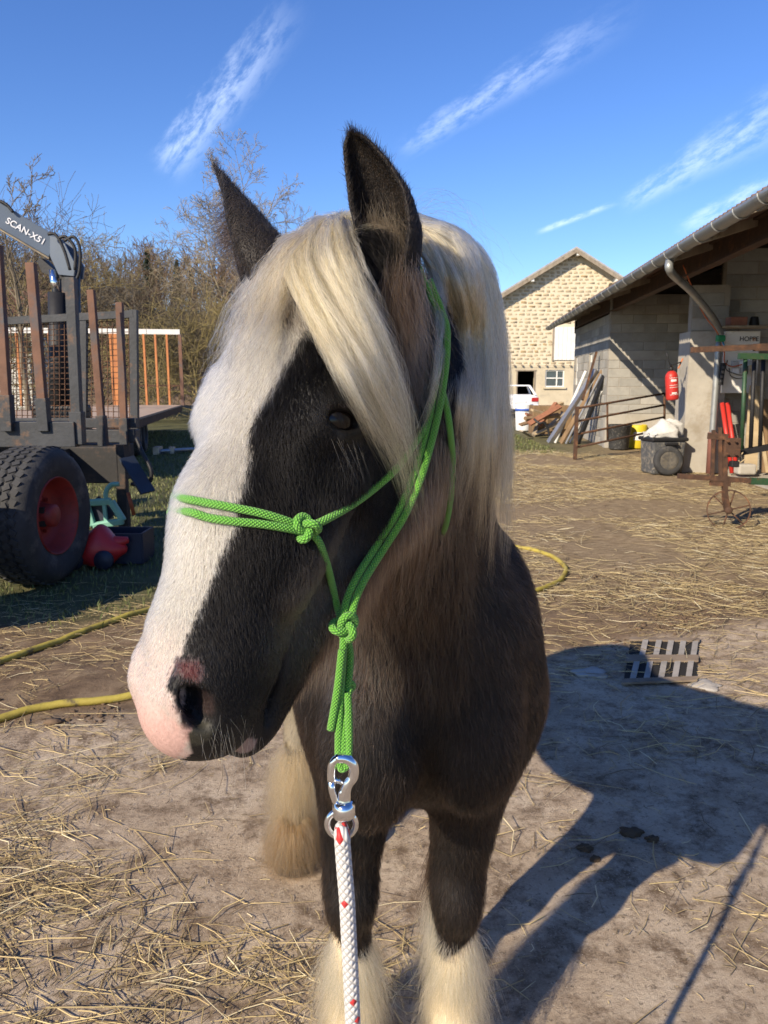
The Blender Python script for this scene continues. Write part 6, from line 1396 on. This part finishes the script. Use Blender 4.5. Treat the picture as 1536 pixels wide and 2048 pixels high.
def radial(l, ang, off=.0045):
    c = hw(l, 0, -.075); d = HS*math.sin(ang)+HN*math.cos(ang); o = Vector(c+d*.4); r = HBVH.ray_cast(o, Vector(-d))
    return r[0]+Vector(d)*off if r[0] is not None else Vector(c+d*.1)
def path(pix, off=.0045, maxY=.97):
    """pixels -> points lying on the head; where a pixel leaves the head, its distance is carried on from its neighbours"""
    Q = [surf(x, y, off, maxY) for x, y, *_ in pix]; D = [(q-CC).length if q is not None else None for q in Q]; idx = [i for i, v in enumerate(D) if v is not None]; out = []
    for i, (x, y, *e) in enumerate(pix):
        if e: out.append(atY(x, y, e[0]))
        elif D[i] is not None: out.append(Q[i])
        else: out.append(CC+ray(x, y).normalized()*float(np.interp(i, idx, [D[k] for k in idx])))
    return out
def knot(name, c, r, s, m, parent, M):
    t = np.linspace(0, 2*math.pi, 61); pts = [Vector(c)+M @ Vector((math.sin(a)+2*math.sin(2*a), math.cos(a)-2*math.cos(2*a), -1.3*math.sin(3*a)))*s for a in t]
    return rope(name, pts, r, m, parent, 10, 2)
def halter():
    k1 = surf(612, 1056, .008); k2 = atY(690, 1254, .80)
    root = empty('rope_halter', tuple(k2), 0, 'bright green knotted rope halter worn by the horse', 'halter'); R = .0043
    far1 = [radial(.318, a) for a in (-1.9, -1.5, -1.1, -.75)]; far2 = [radial(.334, a) for a in (-1.9, -1.5, -1.1, -.75)]
    rope('noseband', far1+path([(372, 998), (410, 1005), (460, 1014), (520, 1026), (565, 1039), (600, 1052)], .004), R, GROPE, root)
    rope('noseband', far2+path([(378, 1024), (415, 1035), (460, 1042), (520, 1048), (565, 1055), (602, 1062)], .004), R, GROPE, root)
    knot('nose_knot', k1, R, .0040, GROPE, root, Matrix.Rotation(.5, 3, 'Y') @ Matrix.Rotation(math.pi/2, 3, 'X'))
    rope('cheek_rope', path([(622, 1052), (650, 1040), (700, 1012), (745, 980), (790, 940), (820, 900), (845, 862), (862, 830)], .0045), R, GROPE, root)
    rope('chin_rope', path([(622, 1066), (638, 1084), (652, 1122), (664, 1168), (674, 1212), (684, 1246, .802)], .004, .9), R*.93, GROPE, root)
    cw = [Vector(hw(.00, .085, -.10)), Vector(hw(-.035, .05, -.09)), Vector(hw(-.045, 0, -.075)), Vector(hw(-.035, -.05, -.09)), radial(.05, -1.9), radial(.2, -2.0), radial(.318, -1.95)]
    base = [(692, 1242, .803), (700, 1200, .812), (722, 1152, .826), (760, 1092), (800, 1028), (830, 960), (850, 895), (868, 820), (880, 745), (884, 690), (880, 645)]
    first = path([(x-6, y-2, *e) for x, y, *e in base], .0055, .97); rope('cheek_rope', first+cw, R, GROPE, root)
    twin = []
    for i, p in enumerate(first):
        t = (first[min(i+1, len(first)-1)]-first[max(i-1, 0)]).normalized(); v = (p-CC).normalized(); side = t.cross(v).normalized(); side = side if side.x > 0 else -side; twin.append(clear(p+side*.0089, .004))
    rope('cheek_rope', twin+[Vector(hw(.0, .088, -.11))], R, GROPE, root)
    rope('throat_rope', [clear(atY(x, y, 1.0), o_) for x, y, o_ in ((880, 770, .012), (892, 810, .02), (900, 860, .03), (905, 920, .09), (902, 990, .075), (893, 1045, .05))]+[atY(882, 1075, 1.05)], R*.9, GROPE, root)
    knot('fiador_knot', k2, R*1.05, .0046, GROPE, root, Matrix.Rotation(1.2, 3, 'X') @ Matrix.Rotation(.4, 3, 'Z'))
    A = atY; yb = .775
    rope('tie_loop', [A(688, 1262, .80), A(685, 1320, .795), A(680, 1400, .788), A(677, 1480, .782), A(678, 1520, .778), A(684, 1538, .776), A(695, 1524, .778), A(698, 1480, .782), A(697, 1420, .787), A(695, 1385, .79)], R, GROPE, root)
    rope('tie_loop', [A(693, 1268, .805), A(700, 1310, .808), A(697, 1360, .80), A(693, 1385, .797), A(690, 1440, .788), A(687, 1500, .781), A(689, 1530, .779)], R, GROPE, root)
    rope('tail_end', [A(684, 1300, .79), A(676, 1370, .785), A(668, 1420, .782), A(661, 1460, .781)], R, GROPE, root)
    knot('tie_knot', A(694, 1376, .80), R*.8, .0024, GROPE, root, Matrix.Rotation(1.1, 3, 'X'))
halter()
def lead():
    A = atY; yb = .776
    root = empty('lead_rope', tuple(A(684, 1650, yb)), 0, 'white lead rope with red flecks hanging from a chrome snap hook', 'lead rope')
    m, nt, b = nodes_of('chrome'); b.inputs['Base Color'].default_value = (.78, .79, .80, 1); b.inputs['Metallic'].default_value = 1; nt.links.new(ramp(nt, noise(nt, 60, 4, .6), [(.3, (.07, .07, .07)), (.7, (.22, .22, .22))]), b.inputs['Roughness'])
    pt = lambda L_, d=0: [A(x, y, yb+d) for x, y in L_]
    hk = MB().tube(catmull(pt([(689, 1606), (690, 1585), (696, 1568), (706, 1554), (708, 1538), (702, 1524), (690, 1517), (676, 1517), (666, 1526), (663, 1542), (663, 1562)]), 7), [.0058]*50+[.0046]*21, 12).build('snap_hook', m, root, True)
    MB().prism(pt([(676, 1612), (701, 1612), (701, 1588), (706, 1566), (692, 1572), (676, 1586)], -.004), (0, .008, 0)).build('hook_body', m, root, False, .0022)
    MB().tube(pt([(663, 1558), (664, 1580), (670, 1600), (678, 1610)]), .0040, 10).build('hook_gate', m, root, True); MB().tube(pt([(664, 1566), (674, 1560), (684, 1566)]), .0030, 8).build('thumb_catch', m, root, True)
    MB().lathe([(0, -.010), (.011, -.010), (.0125, -.007), (.0125, .004), (.009, .009), (0, .009)], 20, A(688, 1617, yb)).build('swivel', m, root, True)
    c = A(683, 1648, yb); MB().tube([c+Vector((math.cos(t)*.0155, 0, math.sin(t)*.0155)) for t in np.linspace(0, 2*math.pi, 33)], .0034, 10, False).build('ring', m, root, True)
    rope('cord', [A(683, 1664, yb-.008)]+[A(x, y, Y_) for x, y, Y_ in ((684, 1672, yb-.011), (686, 1700, .766), (689, 1740, .764), (694, 1800, .762), (698, 1880, .760), (703, 1980, .757), (707, 2080, .755), (712, 2250, .75))]+[Vector((-.02, .73, .42)), Vector((.0, .68, .2)), Vector((.06, .60, .06)), Vector((.2, .45, .025)), Vector((.5, .3, .02))], .0088, WROPE, root, 16, 8)
    rope('splice', [A(690, 1668, yb+.010), A(689, 1700, yb+.004), A(692, 1740, yb+.001)], .0065, WROPE, root, 14, 6)
    rope('eye_loop', [A(683, 1664, yb-.009), A(683, 1656, yb-.002), A(686, 1664, yb+.008)], .0075, WROPE, root, 14, 6)
lead()
